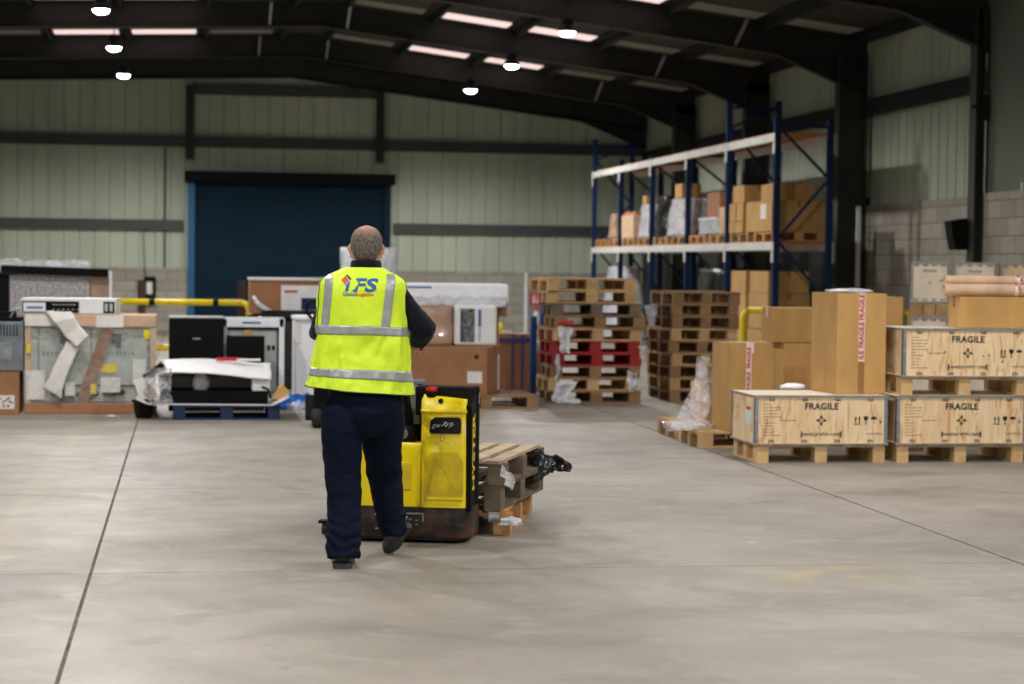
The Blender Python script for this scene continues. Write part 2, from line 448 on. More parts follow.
# ribbed liner cladding; the profile is drawn along one axis and extruded up
def cladding(p0, p1, z0, ztop, nrm, pitch=.335, phase=0):
    b = MB(); p0 = Vector(p0); p1 = Vector(p1); L_ = (p1 - p0).length; u = (p1 - p0) / L_; nrm = Vector(nrm)
    pts = []; t = phase
    pts.append((0, 0))
    while t < L_ - .06:
        if t > 0.03: pts += [(t - .022, 0), (t - .012, -.03), (t + .012, -.03), (t + .022, 0)]
        if t + pitch / 2 < L_ - .05: pts += [(t + pitch / 2 - .02, 0), (t + pitch / 2, .004), (t + pitch / 2 + .02, 0)]
        t += pitch
    pts.append((L_, 0))
    lo = [p0 + u * a + nrm * d + Vector((0, 0, z0)) for a, d in pts]
    hi = [p0 + u * a + nrm * d + Vector((0, 0, ztop((p0 + u * a)))) for a, d in pts]
    b.loft([lo, hi], closed=False)
    return b
RZ = 6.2; EZ_S = .125; RX = 2.3
def roofz(x): return RZ - ((x - RX) * EZ_S if x > RX else (RX - x) * .032)
def rz_(p): return roofz(p.x)
M['clad'] = M['clad']
b = cladding((XL, YB, 0), (DX0, YB, 0), 1.42, rz_, (0, -1, 0))
struct(b.build('wall_back', M['clad'], solid=.004))
b = cladding((DX0, YB, 0), (DX1, YB, 0), DZ, rz_, (0, -1, 0), phase=.1)
struct(b.build('wall_back', M['clad'], solid=.004))
b = cladding((DX1, YB, 0), (XR + .1, YB, 0), 1.42, rz_, (0, -1, 0), phase=.2)
struct(b.build('wall_back', M['clad'], solid=.004))
b = cladding((XR + .08, 25.5, 0), (XR + .08, YB, 0), 2.58, lambda p: roofz(XR), (-1, 0, 0))
struct(b.build('wall_right', M['clad'], solid=.004))
b = MB(); b.bb(XN + .05, XN + .12, 22.6, 25.2, 2.58, roofz(XR))
struct(b.build('wall_right', M['clad_dim']))
b = cladding((XN + .08, YF, 0), (XN + .08, 22.58, 0), 2.58, lambda p: roofz(XR), (-1, 0, 0))
struct(b.build('wall_right', M['clad'], solid=.004))
b = cladding((XL, YF, 0), (XL, YB, 0), 0, lambda p: roofz(XL), (1, 0, 0))
struct(b.build('wall_left', M['clad'], solid=.004))
b = MB(); b.bb(XL, XR + .2, YF - .1, YF, 0, RZ); struct(b.build('wall_front', M['clad']))
# roof sheet in two slopes
b = MB()
for s_, xe in ((-1, XL - .1), (1, XR + .3)):
    n = 60
    def fn(u, v, xe=xe): 
        x = RX + (xe - RX) * u; return Vector((x, YF + (YB + .2 - YF) * v, roofz(x)))
    b.grid(fn, 40, 1)
struct(b.build('ceiling', M['roof'], solid=.03))
# portal frames: rafters + columns
PY = [YB - .25, 41.7, 36.2, 30.8, 25.2, 19.8, 14.4, 9.0, 3.6]
k = 0
for y in PY:
    b = MB()
    for s_, xe in ((-1, XL + .1), (1, XR)):
        def zt(x): return roofz(x) - .05
        x0, x1 = RX, xe
        # rafter I section: web and flanges, with a deeper haunch at the eaves
        z0t, z1t = zt(x0), zt(x1)
        b.prism([(x0, z0t), (x1, z1t), (x1, z1t - .42), (x0, z0t - .42)], y - .006, y + .006, 'Y')
        for dz in (0, -.42):
            b.prism([(x0, z0t + dz), (x1, z1t + dz), (x1, z1t + dz - .016), (x0, z0t + dz - .016)], y - .09, y + .09, 'Y')
        xh = x1 - s_ * 1.5
        b.prism([(xh, zt(xh) - .43), (x1, z1t - .43), (x1, z1t - .85)], y - .007, y + .007, 'Y')
        b.bar((xh, y, zt(xh) - .43), (x1, y, z1t - .85), .18, .016)
    k += 1; struct(b.build('trim_%d' % k, M['grey_steel']))
    if y > 46: continue
    for s_, xw in ((1, XR), (-1, XL)):
        xi = 9.97 if s_ > 0 else XL + .5
        xo = XN - .01 if (s_ > 0 and y < 26) else (XR - .01 if s_ > 0 else XL + .02)
        b = MB(); zt_ = roofz(xw) - .25
        x0_, x1_ = min(xi, xo), max(xi, xo)
        b.bb(x0_, x1_, y - .006, y + .006, 0, zt_)
        b.bb(xi - .01, xi + .01, y - .11, y + .11, 0, zt_); b.bb(xo - .016, xo, y - .11, y + .11, 0, zt_)
        b.bb(x0_ - .06, x1_, y - .15, y + .15, 0, .02)
        k += 1; struct(b.build('trim_%d' % k, M['column_grey']))
        # end plate of the haunch
# gable posts and door trim
for px_ in (190, 380):
    x = at(px_, 120, YB - .12).x
    b = MB(); b.bb(x - .09, x + .09, YB - .14, YB - .12, DZ + .4, 5.5); b.bb(x - .09, x + .09, YB - .28, YB - .26, DZ + .4, 5.5); b.bb(x - .006, x + .006, YB - .27, YB - .13, DZ + .4, 5.5)
    k += 1; struct(b.build('trim_%d' % k, M['grey_steel']))
M['rail'] = mat('rail_grey', (62, 64, 63), .6, 0, var=.15, scale=4)
def rail(x0, x1, z):
    global k
    b = MB(); b.bb(x0, x1, YB - .14, YB - .125, z - .1, z + .1); b.bb(x0, x1, YB - .14, YB - .04, z + .1, z + .112); b.bb(x0, x1, YB - .14, YB - .04, z - .112, z - .1)
    k += 1; struct(b.build('trim_%d' % k, M['rail']))
xa = at(190, 120, YB).x; xb = at(380, 120, YB).x
for z in (4.24,):
    rail(XL, xa - .1, z); rail(xa + .1, xb - .1, z); rail(xb + .1, XR, z)
rail(XL, DX0 - .12, 2.38); rail(DX1 + .1, XR, 2.38)
rail(xa + .1, xb - .1, 5.42)
def railR(y0, y1, z, x=XR):
    global k
    b = MB(); b.bb(x - .1, x - .085, y0, y1, z - .11, z + .11); b.bb(x - .1, x + .03, y0, y1, z + .11, z + .122); b.bb(x - .1, x + .03, y0, y1, z - .122, z - .11)
    k += 1; struct(b.build('trim_%d' % k, M['dark_steel']))
for y0, y1 in zip([25.2, 30.8, 36.2, 41.7], [30.8, 36.2, 41.7, 46.4]):
    railR(y0 + .13, y1 - .13, 4.08)
# purlins under the roof sheet, broken at nothing: run the whole length
b = MB()
x = RX - .45
px = []
while x > XL: px.append(x); x -= 1.5
x = RX + .45
while x < XR: px.append(x); x += 1.5
for x in px:
    z = roofz(x) - .02
    b.bb(x - .03, x + .03, YF, YB, z - .14, z - .125); b.bb(x - .032, x - .028, YF, YB, z - .14, z); 
    b.bb(x - .17, x + .03, YF, YB, z - .012, z)
k += 1; struct(b.build('trim_%d' % k, M['dark_steel']))
# short fly braces from rafter to purlin
b = MB()
for y in (41.7, 36.2, 30.8):
    for x in (RX - .9, RX + .45, 8.3):
        b.bar((x, y - .02, roofz(x) - .46), (x, y - .75, roofz(x) - .14), .04, .04)
k += 1; struct(b.build('trim_%d' % k, M['galv']))
# translucent rooflights between the purlins
M['sky1'] = mat('rooflight_bright', (225, 205, 200), .5, emit=(255, 226, 220), estr=.75)
M['sky2'] = mat('rooflight_dirty', (130, 124, 112), .6, emit=(150, 140, 125), estr=.035)
wn = 0
xs = sorted(px)
for y1 in (41.45, 35.95, 30.55, 24.95, 19.55):
    for xa_, xb_ in zip(xs, xs[1:]):
        if xa_ < RX < xb_: continue
        bright = (3.9 < xa_ < 6.2) or (-3.8 < xa_ < -.3)
        far = xa_ > 6.3 or xa_ < -3.8
        wn += 1
        b = MB(); x0, x1 = xa_ + .06, xb_ - .2
        y0 = y1 - .7
        b.bm.faces.new([b.bm.verts.new((x, y, roofz(x) - .03)) for x, y in ((x0, y0), (x1, y0), (x1, y1), (x0, y1))])
        struct(b.build('window_%d' % wn, M['sky1'] if bright else M['sky2'], solid=.01))
# roller door with its guides and head box
b = MB(); pts = []
z = 0
lo = []
prof = []
while z < DZ - .1:
    prof += [(YB - .06, z), (YB - .075, z + .02), (YB - .075, z + .07), (YB - .06, z + .09)]; z += .1
ra = [Vector((DX0 + .1, y, zz_)) for y, zz_ in prof]; rb = [Vector((DX1 - .1, y, zz_)) for y, zz_ in prof]
b.loft([ra, rb], closed=False)
d = struct(b.build('door_1', M['door'], solid=.003))
b = MB(); b.bb(DX0 - .02, DX0 + .14, YB - .2, YB - .02, 0, DZ - .1); b.build('door_guide', M['doorg'], d, bevel=.01)
b = MB(); b.bb(DX1 - .14, DX1 + .02, YB - .2, YB - .02, 0, DZ - .1); b.build('door_guide', M['door'], d, bevel=.01)
b = MB(); b.bb(DX0 - .1, DX1 + .1, YB - .42, YB + .02, DZ - .1, DZ + .14); b.build('door_head_box', M['black'], d, bevel=.02)
b = MB(); b.bb(DX0 + .1, DX1 - .1, YB - .09, YB - .04, 0, .1); b.build('bottom_bar', M['black'], d)

# fire sign, pipe and extinguisher on the back wall
x0, x1, z0, z1 = rect(531, 305, 541, 292.5, YB - .2)
t = thing('fire_sign', 'red square fire safety sign with white symbols on the grey block wall', 'sign', ((x0 + x1) / 2, YB - .17, z0))
b = MB(); b.bb(x0, x1, YB - .18, YB - .155, z0, z1); b.build('plate', M['sign'], t, world=True)
b = MB()
w = x1 - x0; cx = (x0 + x1) / 2
b.bb(cx - .07, cx - .02, YB - .185, YB - .18, z0 + .04, z0 + .2)      # extinguisher pictogram
b.bb(cx - .06, cx - .03, YB - .185, YB - .18, z0 + .2, z0 + .24)
b.prism([(cx + .01, z0 + .05), (cx + .06, z0 + .04), (cx + .07, z0 + .12), (cx + .04, z0 + .2), (cx + .02, z0 + .13)], YB - .185, YB - .18)
b.build('symbol', M['white'], t, world=True)
p = at(530, 272, YB - .2)
b = MB(); b.cyl((p.x - .08, YB - .2, 0), (p.x - .08, YB - .2, 1.4), .05)
tag(b.build('drain_pipe', M['white']), 'slim white vertical pipe on the block wall beside the red fire sign', 'pipe')
p = at(536, 330, YB - .3)
t = thing('fire_extinguisher', 'pale fire extinguisher with a red top standing below the red sign', 'fire extinguisher', (p.x, YB - .33, 0))
b = MB(); b.lathe([(.02, 0), (.08, .01), (.08, .42), (.05, .5), (.02, .54)]); b.build('cylinder', M['white'], t, smooth=True)
b = MB(); b.lathe([(.03, .54), (.035, .6), (.01, .62)]); b.bar((0, -.02, .62), (0, .1, .66), .02, .02); b.build('valve', M['red'], t)
p = at(549, 300, 45)
# conduit and cable drop by the door
b = MB(); q = at(165, 200, YB - .07).x; b.cyl((q, YB - .05, 1.42), (q, YB - .05, 4.1), .018); 
tag(b.build('conduit', M['dark_steel']), 'thin dark vertical conduit on the green wall left of the roller door', 'pipe')
q0 = at(152, 236, YB - .1); q1 = at(143, 236, YB - .1); q2 = at(145, 278, YB - .2)
b = MB(); b.tube([(q0.x, YB - .06, 2.32), (q0.x - .1, YB - .08, 2.3), (q1.x, YB - .1, 2.2), (q1.x + .02, YB - .12, 1.8), (q2.x, YB - .18, 1.25)], .012, 6)
tag(b.build('cable', M['black']), 'thin black cable dropping from the wall rail to the black box', 'cable')
x0, x1, z0, z1 = rect(143.5, 304, 155.5, 276.5, YB - .3)
t = thing('control_box', 'black door control box with a white face on the block wall', 'control box', ((x0 + x1) / 2, YB - .2, z0))
b = MB(); b.bb(x0, x1, YB - .34, YB - .149, z0, z1); b.build('housing', M['black'], t, world=True, bevel=.03)
b = MB(); b.bb(x0 + .07, x1 - .07, YB - .36, YB - .335, z0 + .22, z1 - .12); b.build('face_panel', M['white'], t, world=True, bevel=.01)
for xp, nm, lb in ((141.5, 1, 'rusty brown steel bollard standing left of the black control box'), (241.5, 2, 'rusty brown steel bollard in front of the blue roller door')):
    x = at(xp, 300, 31).x; zt_ = at(xp, 280 if nm == 1 else 281, 31).z
    t = thing('bollard', lb, 'bollard', (x, 31, 0), group='rusty steel bollards')
    b = MB(); b.bb(-.05, .05, -.006, .006, 0, zt_); b.bb(-.055, -.045, -.05, .05, 0, zt_); b.bb(.045, .055, -.05, .05, 0, zt_); b.build('post', M['rust'], t)
    b = MB(); b.bb(-.1, .1, -.1, .1, 0, .015); b.build('base_plate', M['rust'], t)
# yellow barriers
def barrier(xa_, xb_, y, z, label, posts=(0, 1), low=None, bands=()):
    t = thing('guard_rail', label, 'barrier', (xa_, y, 0), group='yellow guard rails')
    L_ = xb_ - xa_
    b = MB(); b.tube([(.08, 0, z), (L_ - .08, 0, z)], .045, 12); b.build('top_rail', M['yellow'], t, smooth=True)
    if low: b = MB(); b.tube([(.04, 0, low), (L_ - .04, 0, low)], .045, 12); b.build('lower_rail', M['yellow'], t, smooth=True)
    for p_ in posts:
        b = MB(); x = 0 if p_ == 0 else L_; s_ = 1 if p_ == 0 else -1
        b.tube([(x, 0, .01), (x, 0, z - .1), (x + s_ * .03, 0, z - .03), (x + s_ * .1, 0, z)], .045, 12); b.build('post', M['yellow'], t, smooth=True)
        b = MB(); b.bb(x - .1, x + .1, -.1, .1, 0, .012); b.build('foot_plate', M['yellow'], t)
    for q in bands:
        b = MB(); b.cyl((q, 0, z), (q + .08, 0, z), .048); b.build('black_band', M['black'], t)
    return t
xa1 = at(115, 300, 30).x; xb1 = at(249, 300, 30).x
barrier(xa1, xb1, 30, .99, 'long yellow guard rail with black bands in front of the roller door', low=.33, bands=[at(149, 300, 30).x - xa1, at(213, 300, 30).x - xa1])
barrier(at(743, 311, 28).x, at(911, 316, 28).x, 28, .99, 'yellow guard rail protecting the near end of the blue rack', low=.5)
xa1 = at(280, 364, 26.5).x
t = thing('guard_rail', 'short low yellow rail end showing between the pale panels', 'barrier', (xa1, 26.5, 0), group='yellow guard rails')
b = MB(); b.tube([(0, 0, .27), (.55, 0, .27)], .05, 12); b.build('rail', M['yellow'], t, smooth=True)
b = MB(); b.cyl((.05, 0, 0), (.05, 0, .27), .04); b.build('post', M['yellow'], t)
b = MB(); b.cyl((.5, 0, 0), (.5, 0, .27), .04); b.build('post', M['yellow'], t)
# yellow bollard behind the big carton
x = at(500, 330, 27).x; z = at(500, 323, 27).z
t = thing('bollard', 'yellow bollard standing behind the white wrapped appliances', 'bollard', (x, 27, 0))
b = MB(); b.lathe([(.04, 0), (.04, z - .12), (.05, z - .1), (.05, z - .03), (.02, z)], n=14); b.build('post', M['yellow'], t, smooth=True)
b = MB(); b.lathe([(.042, z - .24), (.055, z - .22), (.055, z - .17), (.042, z - .15)], n=14); b.build('collar', M['yellow'], t, smooth=True)
# wedge shaped box on the column, conduit clamp, pale pipe
x0, x1, z0, z1 = rect(948, 250, 964, 219.5, 25.3)
t = thing('wall_speaker', 'black wedge-shaped box hung on the grey column above the crates', 'speaker', (x1, 25.3, z0))
b = MB()
xr = x1
y0, y1 = 25.2, 25.44
pz = [Vector((x0, y0, z1 - .02)), Vector((xr, y0, z1 + .02)), Vector((xr, y0, z0)), Vector((x0 + .075, y0, z0)), Vector((x0 + .03, y0, z0 + .17))]
b.loft([pz, [v + Vector((0, .24, 0)) for v in pz]]); b.build('cabinet', M['black'], t, world=True, bevel=.008)
b = MB(); b.bb(xr - .02, 9.965, 25.26, 25.3, z0 + .1, z0 + .18); b.build('bracket', M['dark_steel'], t, world=True)
a0 = at(970, 107, 25.1)
b = MB(); b.bb(9.9, 10.12, 25.06, 25.085, a0.z - .02, a0.z + .02); b.bb(at(982, 100, 25.2).x - .03, at(982, 100, 25.2).x + .03, 25.03, 25.06, a0.z - .17, a0.z + .17)
tag(b.build('pipe_clamp', M['dark_steel']), 'dark steel bar and clamp high on the right wall column', 'bracket')
a0 = at(857.5, 206, 30.5); a1 = at(857.5, 272, 30.5)
b = MB(); b.bb(a0.x, a0.x + .06, 30.5, 30.56, 0, a0.z)
tag(b.build('pale_post', M['foam']), 'narrow pale strip standing between the dark column and the block wall', 'post')
a0 = at(1021.5, 215, 24); a1 = at(1021.5, 262, 24)
b = MB(); b.cyl((a0.x, 24, 0), (a0.x, 24, a0.z + .4), .016)
tag(b.build('conduit', M['foam']), 'thin white vertical pipe in front of the right block wall', 'pipe')

# ------------------------------------------------------------------ highbay lamps
M['lampglow'] = mat('lamp_diffuser', (255, 255, 255), .3, emit=(205, 228, 255), estr=30)
def lamp(x, y, z, label, power):
    t = thing('high_bay_lamp', label, 'ceiling lamp', (x, y, z), group='high bay lamps hanging from the roof')
    b = MB(); b.lathe([(.135, 0), (.14, .01), (.13, .05), (.11, .085), (.09, .1), (.03, .105)], n=28); b.build('reflector', M['grey_steel'], t, smooth=True)
    b = MB(); b.lathe([(.09, .1), (.09, .2), (.06, .22), (.02, .225)], n=20); b.build('heatsink', M['dark_steel'], t, autos=True)
    b = MB(); b.lathe([(.01, -.065), (.06, -.058), (.1, -.038), (.122, .0), (.122, .01), (.005, .01)], n=28); b.build('diffuser', M['lampglow'], t, smooth=True)
    b = MB(); b.cyl((0, 0, .22), (0, 0, roofz(x) - z - .02), .008, n=6); b.build('cable', M['dark_steel'], t)
    ld = bpy.data.lights.new('lamp_light', 'SPOT'); ld.shadow_soft_size = .12; ld.spot_size = R(165); ld.spot_blend = .35; ld.energy = power; ld.color = (1.0, .97, .935)
    lo = bpy.data.objects.new('lamp_light', ld); C.objects.link(lo); lo.parent = t; lo.location = (0, 0, -.085)
rows = [(-1.23, 5.15, 'left'), (5.53, 5.03, 'right')]
ys = [40.4, 35.2, 29.95, 24.6, 19.3, 14.0, 8.7, 3.4, -1.9]
words = ['farthest', 'second farthest', 'third from the far end', 'fourth from the far end', 'fifth from the far end', 'sixth from the far end', 'seventh from the far end', 'eighth from the far end', 'nearest']
PW = 520
for x, z, s_ in rows:
    for y, w in zip(ys, words):
        lamp(x, y, z, 'bright round high bay lamp in the %s row, %s' % (s_, w), PW * (1.75 if y > 40 else .3 if (y == 24.6 and x > 0) else .4 if (y == 19.3 and x > 0) else .75 if (x > 0 and y > 28) else 1.15 if y < 10 else 1.0))
w = bpy.data.worlds.new('world'); SC.world = w; w.use_nodes = True
w.node_tree.nodes['Background'].inputs['Color'].default_value = (.75, .85, 1, 1)
w.node_tree.nodes['Background'].inputs['Strength'].default_value = .15
SC.view_settings.exposure = 0.28
# ================================================================== PALLETS
def make_pallet(L_, W_, label, wmat, nd=5, detail=True, thin=False, loc=(0, 0, 0), rz=0, group=None, cat='pallet'):
    """L_ along x (deck boards run along x), W_ along y; origin at the middle of the underside."""
    t = thing('wooden_pallet', label, cat, loc, rz, group)
    def put(name, mb): return mb.build(name, wmat, t)
    rnd = random.Random(5)
    TB, TC, TD = (.016, .008, .008) if thin else (.018, .018, .018)
    HB = .144 - TB - TC - TD
    if not detail:
        b = MB()
    ys = [-W_ / 2 + .05, 0, W_ / 2 - .05]
    xs = [-L_ / 2 + .06, 0, L_ / 2 - .06]
    for y in ys:
        if detail: b = MB()
        b.box((0, y, TB / 2), (L_, .1, TB))
        if detail: put('bottom_board', b)
        for x in xs:
            if detail: b = MB()
            b.box((x, y, TB + HB / 2), (.115 if thin else .12, .1, HB))
            if detail: put('block', b)
    for x in xs:
        if detail: b = MB()
        b.box((x, 0, TB + HB + TC / 2), (.12, W_, TC))
        if detail: put('cross_board', b)
    for i in range(nd):
        if detail: b = MB()
        w = .145 if i in (0, nd - 1) else (.1 if i % 2 else .145)
        y = -W_ / 2 + .0725 + (W_ - .145) * i / (nd - 1)
        b.box((rnd.uniform(-.004, .004), y, .144 - TD / 2), (L_, w if nd < 7 else .09, TD))
        if detail: put('deck_board', b)
    if not detail: b.build('planking', wmat, t)
    return t
words_ = ['topmost', 'second from the top', 'third from the top', 'fourth from the top', 'fifth from the top', 'sixth from the top', 'seventh from the top', 'eighth from the top', 'ninth from the top', 'bottom']

# left tall stack (10 pallets)
p0 = fl(556, 403.5); p1 = fl(640, 402.5)
wS = p1.x - p0.x
LX = .93; LY = .95
base = make_pallet(LX, LY, 'x', M['wood'], nd=6)
cx = p0.x + .475; cy = p0.y + LY / 2
n = 10
cols = [M['wood'], M['wood'], M['woodg'], M['woodd'], M['wood'], M['woodr'], M['woodr'], M['woodd'], M['wood'], M['woodd']]
cn = ['pale wooden', 'pale wooden', 'brown wooden', 'brown wooden', 'light brown wooden', 'dark red painted', 'dark red painted', 'pale wooden', 'pale wooden', 'light brown wooden']
rn = random.Random(3)
sc = (p1.x - p0.x) / 1.0
for i in range(n):            # i from the top
    z = (n - 1 - i) * .1445
    rz = rn.uniform(-.05, .05); dx = rn.uniform(-.03, .02); dy = rn.uniform(-.02, .03)
    if i < 2: rz = R(4) if i == 0 else R(-3); dx = -.1 + .05 * i; 
    if i in (3,): dx += .03
    lb = '%s pallet in the left tall stack, %s' % (cn[i], words_[i])
    if i == 0:
        base.location = (cx + dx, cy + dy, z); base.rotation_euler.z = rz + 0; base['label'] = lb; base['group'] = 'pallets in the left tall stack'
    else:
        r_ = dup(base, (cx + dx, cy + dy, z), rz, lb, 'pallets in the left tall stack', swap=cols[i])
        if i in (1,): pass
    if i == 0: base.scale = (1.12, 1, 1)
STK1 = (cx, cy)
# right tall stack (9 pallets)
q0 = fl(669.5, 402.5); 
b2 = make_pallet(.8, 1.2, 'x', M['woodd'], nd=5)
cx = q0.x + .41; cy = q0.y + .6; n = 9
cols = [M['woodg'], M['woodd'], M['woodd'], M['wood'], M['woodd'], M['wood'], M['woodd'], M['wood'], M['woodd']]
for i in range(n):
    z = (n - 1 - i) * .1445; rz = rn.uniform(-.03, .03); dx = rn.uniform(-.02, .02)
    lb = 'wooden pallet in the stack beside the blue rack, %s' % (words_[i] if i < 8 else 'bottom')
    if i == 0:
        b2.location = (cx + dx, cy, z); b2.rotation_euler.z = rz; b2['label'] = lb; b2['group'] = 'pallets in the stack beside the rack'
    else: dup(b2, (cx + dx, cy, z), rz, lb, 'pallets in the stack beside the rack', swap=cols[i])
# second column behind, mostly hidden: gives the pile its depth
# ================================================================== RACK
RXF = 8.44; RYS = [29.0, 31.7, 34.35, 37.1, 39.85, 42.55]; RD = .9
t = thing('pallet_rack', 'long dark blue steel pallet racking with two pale beam levels along the right wall', 'rack', (RXF, RYS[0], 0))
zT = at(771, 137, RYS[0]).z; z2 = at(769, 246, RYS[0]).z
tops = [zT + .28, zT + .75, zT + .12, zT + .12, zT + .2, zT + .75]
def upright(x, y, h):
    b = MB()
    for sx in (-1, 1): b.bb(x + sx * .045 - .003, x + sx * .045 + .003, y - .035, y + .035, 0, h)
    b.bb(x - .045, x + .045, y - .038, y - .032, 0, h)
    b.bb(x - .06, x + .06, y - .06, y + .06, 0, .01)
    return b.build('upright', M['navy'], t, world=True)
for y, h in zip(RYS, tops):
    upright(RXF + .05, y, h); upright(RXF + RD - .05, y, h)
    z = .2; s_ = 1; b = MB()
    while z < h - .3:
        z1 = min(z + .9, h - .12)
        xa, xb = (RXF + .06, RXF + RD - .06) if s_ > 0 else (RXF + RD - .06, RXF + .06)
        b.bar((xa, y, z), (xb, y, z1), .03, .04); z = z1; s_ = -s_
    b.bb(RXF + .06, RXF + RD - .06, y - .015, y + .015, h - .14, h - .1)
    b.bb(RXF + .06, RXF + RD - .06, y - .015, y + .015, .12, .16)
    b.build('brace', M['navy'], t, world=True)
for zz in (zT, z2):
    for xb in (RXF - .0, RXF + RD):
        for y0, y1 in zip(RYS, RYS[1:]):
            b = MB(); s_ = -1 if xb < RXF + .1 else 1
            b.bb(xb + (0 if s_ < 0 else -.045), xb + (.045 if s_ < 0 else 0), y0 + .05, y1 - .05, zz - .06, zz + .06)
            o = b.build('beam', M['beam'], t, world=True, bevel=.006)
        for y0 in RYS:
            b = MB(); s_ = -1 if xb < RXF + .1 else 1
            b.bb(xb - .008 if s_ < 0 else xb - .003, xb + .003 if s_ < 0 else xb + .008, y0 - .05, y0 + .05, zz - .24, zz + .06)
            b.build('beam_bracket', M['beam'], t, world=True)
for y0, y1 in zip(RYS, RYS[1:]):
    b = MB(); b.bb(RXF + .05, RXF + RD - .05, y0 + .05, y1 - .05, zT + .061, zT + .08); b.build('shelf_board', M['chip'], t, world=True)
    b = MB(); b.bb(RXF + .05, RXF + RD - .05, y0 + .05, y1 - .05, z2 + .061, z2 + .075); b.build('shelf_board', M['chip'], t, world=True)
LV = z2 + .076
# rack pallets: seen end-on from the aisle
rp = make_pallet(.8, 1.05, 'x', M['woodo'], nd=4, detail=False)
def ylen(px_):    # depth along the rack front that shows at image column px_
    d = ray(px_, 240); return RXF * d.y / d.x
spots = []
for i, (y0, y1) in enumerate(zip(RYS, RYS[1:])):
    spots += [((y0 + .66), i), ((y1 - .66), i)]
lbl = ['nearest the camera', 'second from the near end', 'third from the near end', 'fourth from the near end', 'fifth from the near end', 'sixth from the near end', 'seventh from the near end', 'eighth from the near end', 'ninth from the near end', 'farthest from the camera']
for j, (y, i) in enumerate(spots):
    lb = 'wooden pallet on the upper rack shelf, %s' % lbl[j]
    if j == 0: rp.location = (RXF + RD / 2, y, LV); rp['label'] = lb; rp['group'] = 'pallets on the upper rack shelf'
    else: dup(rp, (RXF + RD / 2, y, LV), 0, lb, 'pallets on the upper rack shelf', swap=M['wood'] if j % 3 else M['woodo'])
PT = LV + .1445
# ---------------------------------------------------------------- cartons
def carton(label, x0, x1, y0, y1, z0, z1, rz=0, m='card', tape=None, name='cardboard_box', cat='box', group=None, flaps=True, seam='y', pivot=None):
    """closed carton with flaps and a tape seam. x/y extents before rotation about the near-left corner or pivot."""
    cx, cy = (x0 + x1) / 2, (y0 + y1) / 2
    if pivot:
        v = Matrix.Rotation(rz, 2) @ Vector((cx - pivot[0], cy - pivot[1])); cx, cy = pivot[0] + v.x, pivot[1] + v.y
    t = thing(name, label, cat, (cx, cy, z0), rz, group)
    w, d, h = x1 - x0, y1 - y0, z1 - z0
    b = MB(); b.box((0, 0, (h - .004) / 2), (w, d, h - .004)); b.build('body', M[m], t, bevel=.004)
    if flaps:
        if seam == 'y':      # seam runs along y
            b = MB(); b.box((-w / 4 - .002, 0, h - .002), (w / 2 - .006, d, .004)); b.build('flap', M[m], t)
            b = MB(); b.box((w / 4 + .002, 0, h - .002), (w / 2 - .006, d, .004)); b.build('flap', M[m], t)
        else:
            b = MB(); b.box((0, -d / 4 - .002, h - .002), (w, d / 2 - .006, .004)); b.build('flap', M[m], t)
            b = MB(); b.box((0, d / 4 + .002, h - .002), (w, d / 2 - .006, .004)); b.build('flap', M[m], t)
        b = MB()
        tm = 'ctape' if tape is None else tape
        if seam == 'y':
            b.box((0, 0, h + .0006), (.05, d + .003, .0012)); b.box((0, -d / 2 - .0008, h - .045), (.05, .0015, .09))
            b.box((0, d / 2 + .0008, h - .045), (.05, .0015, .09))
        else:
            b.box((0, 0, h + .0006), (w + .003, .05, .0012)); b.box((-w / 2 - .0008, 0, h - .045), (.0015, .05, .09)); b.box((w / 2 + .0008, 0, h - .045), (.0015, .05, .09))
        b.build('packing_tape', M[tm], t)
    return t
# goods on the upper shelf of the rack
yA, yB = ylen(770) , ylen(748)
xf = RXF + .02
def ybox(p_near, p_far): return ylen(p_near), ylen(p_far)
ya, yb = 29.2, 30.6
h = at(760, 201.5, 30).z
t = carton('large brown carton on the rack shelf behind the near blue end frame', xf + .02, xf + .84, ya, yb, PT, h, m='card')
b = MB(); b.box((-.411, -.25, .3), (.002, .3, .22)); b.build('label', M['paper'], t)
tA = h
ya, yb = 30.75, 31.5
zc = at(735, 221, 31).z; zd = at(735, 203, 31).z
carton('small tan carton, lower near one of the four beside the large rack carton', xf, xf + .4, 30.72, 31.12, PT, zc - .004, m='card', group='small cartons on the rack shelf')
carton('small tan carton, lower far one of the four beside the large rack carton', xf, xf + .4, 31.14, 31.52, PT, zc - .004, m='card', group='small cartons on the rack shelf')
carton('small tan carton, upper near one of the four beside the large rack carton', xf, xf + .4, 30.72, 31.08, zc, zd - .004, m='card', group='small cartons on the rack shelf')
carton('small tan carton, upper far one of the four beside the large rack carton', xf, xf + .4, 31.14, 31.5, zc, zd - .004, m='card', group='small cartons on the rack shelf')
z1_ = at(745, 185, 30.6).z
carton('brown carton stacked on top of the small tan cartons on the rack', xf + .0, xf + .5, 30.67, 31.3, zd, z1_, m='card')
carton('brown carton lying on the large rack carton behind the near post', xf + .15, xf + .75, 29.55, 30.25, tA, at(770, 184, 29.8).z, m='card')
carton('small white-faced box on the rack beside the second blue post', xf, xf + .3, 31.8, 32.15, PT, at(716, 207, 32).z, m='card3')
t = thing('appliance', 'pale grey boxed appliance on the rack shelf in the middle bay', 'appliance', (xf + .4, 32.85, PT))
hh = at(700, 218.5, 32.8).z - PT
b = MB(); b.box((0, 0, hh / 2), (.8, 1.2, hh)); b.build('body', M['film2'], t, bevel=.02)
b = MB(); b.box((0, 0, hh * .45), (.74, 1.1, hh * .7)); b.build('core', M['grey'], t)
b = MB(); b.box((0, 0, hh), (.83, 1.23, .03)); b.build('lid', M['white'], t)
zz = PT + hh + .015
carton('dark brown carton on top of the pale grey rack appliance', xf + .1, xf + .7, 32.5, 33.3, zz, at(700, 192, 32.8).z, m='card2')
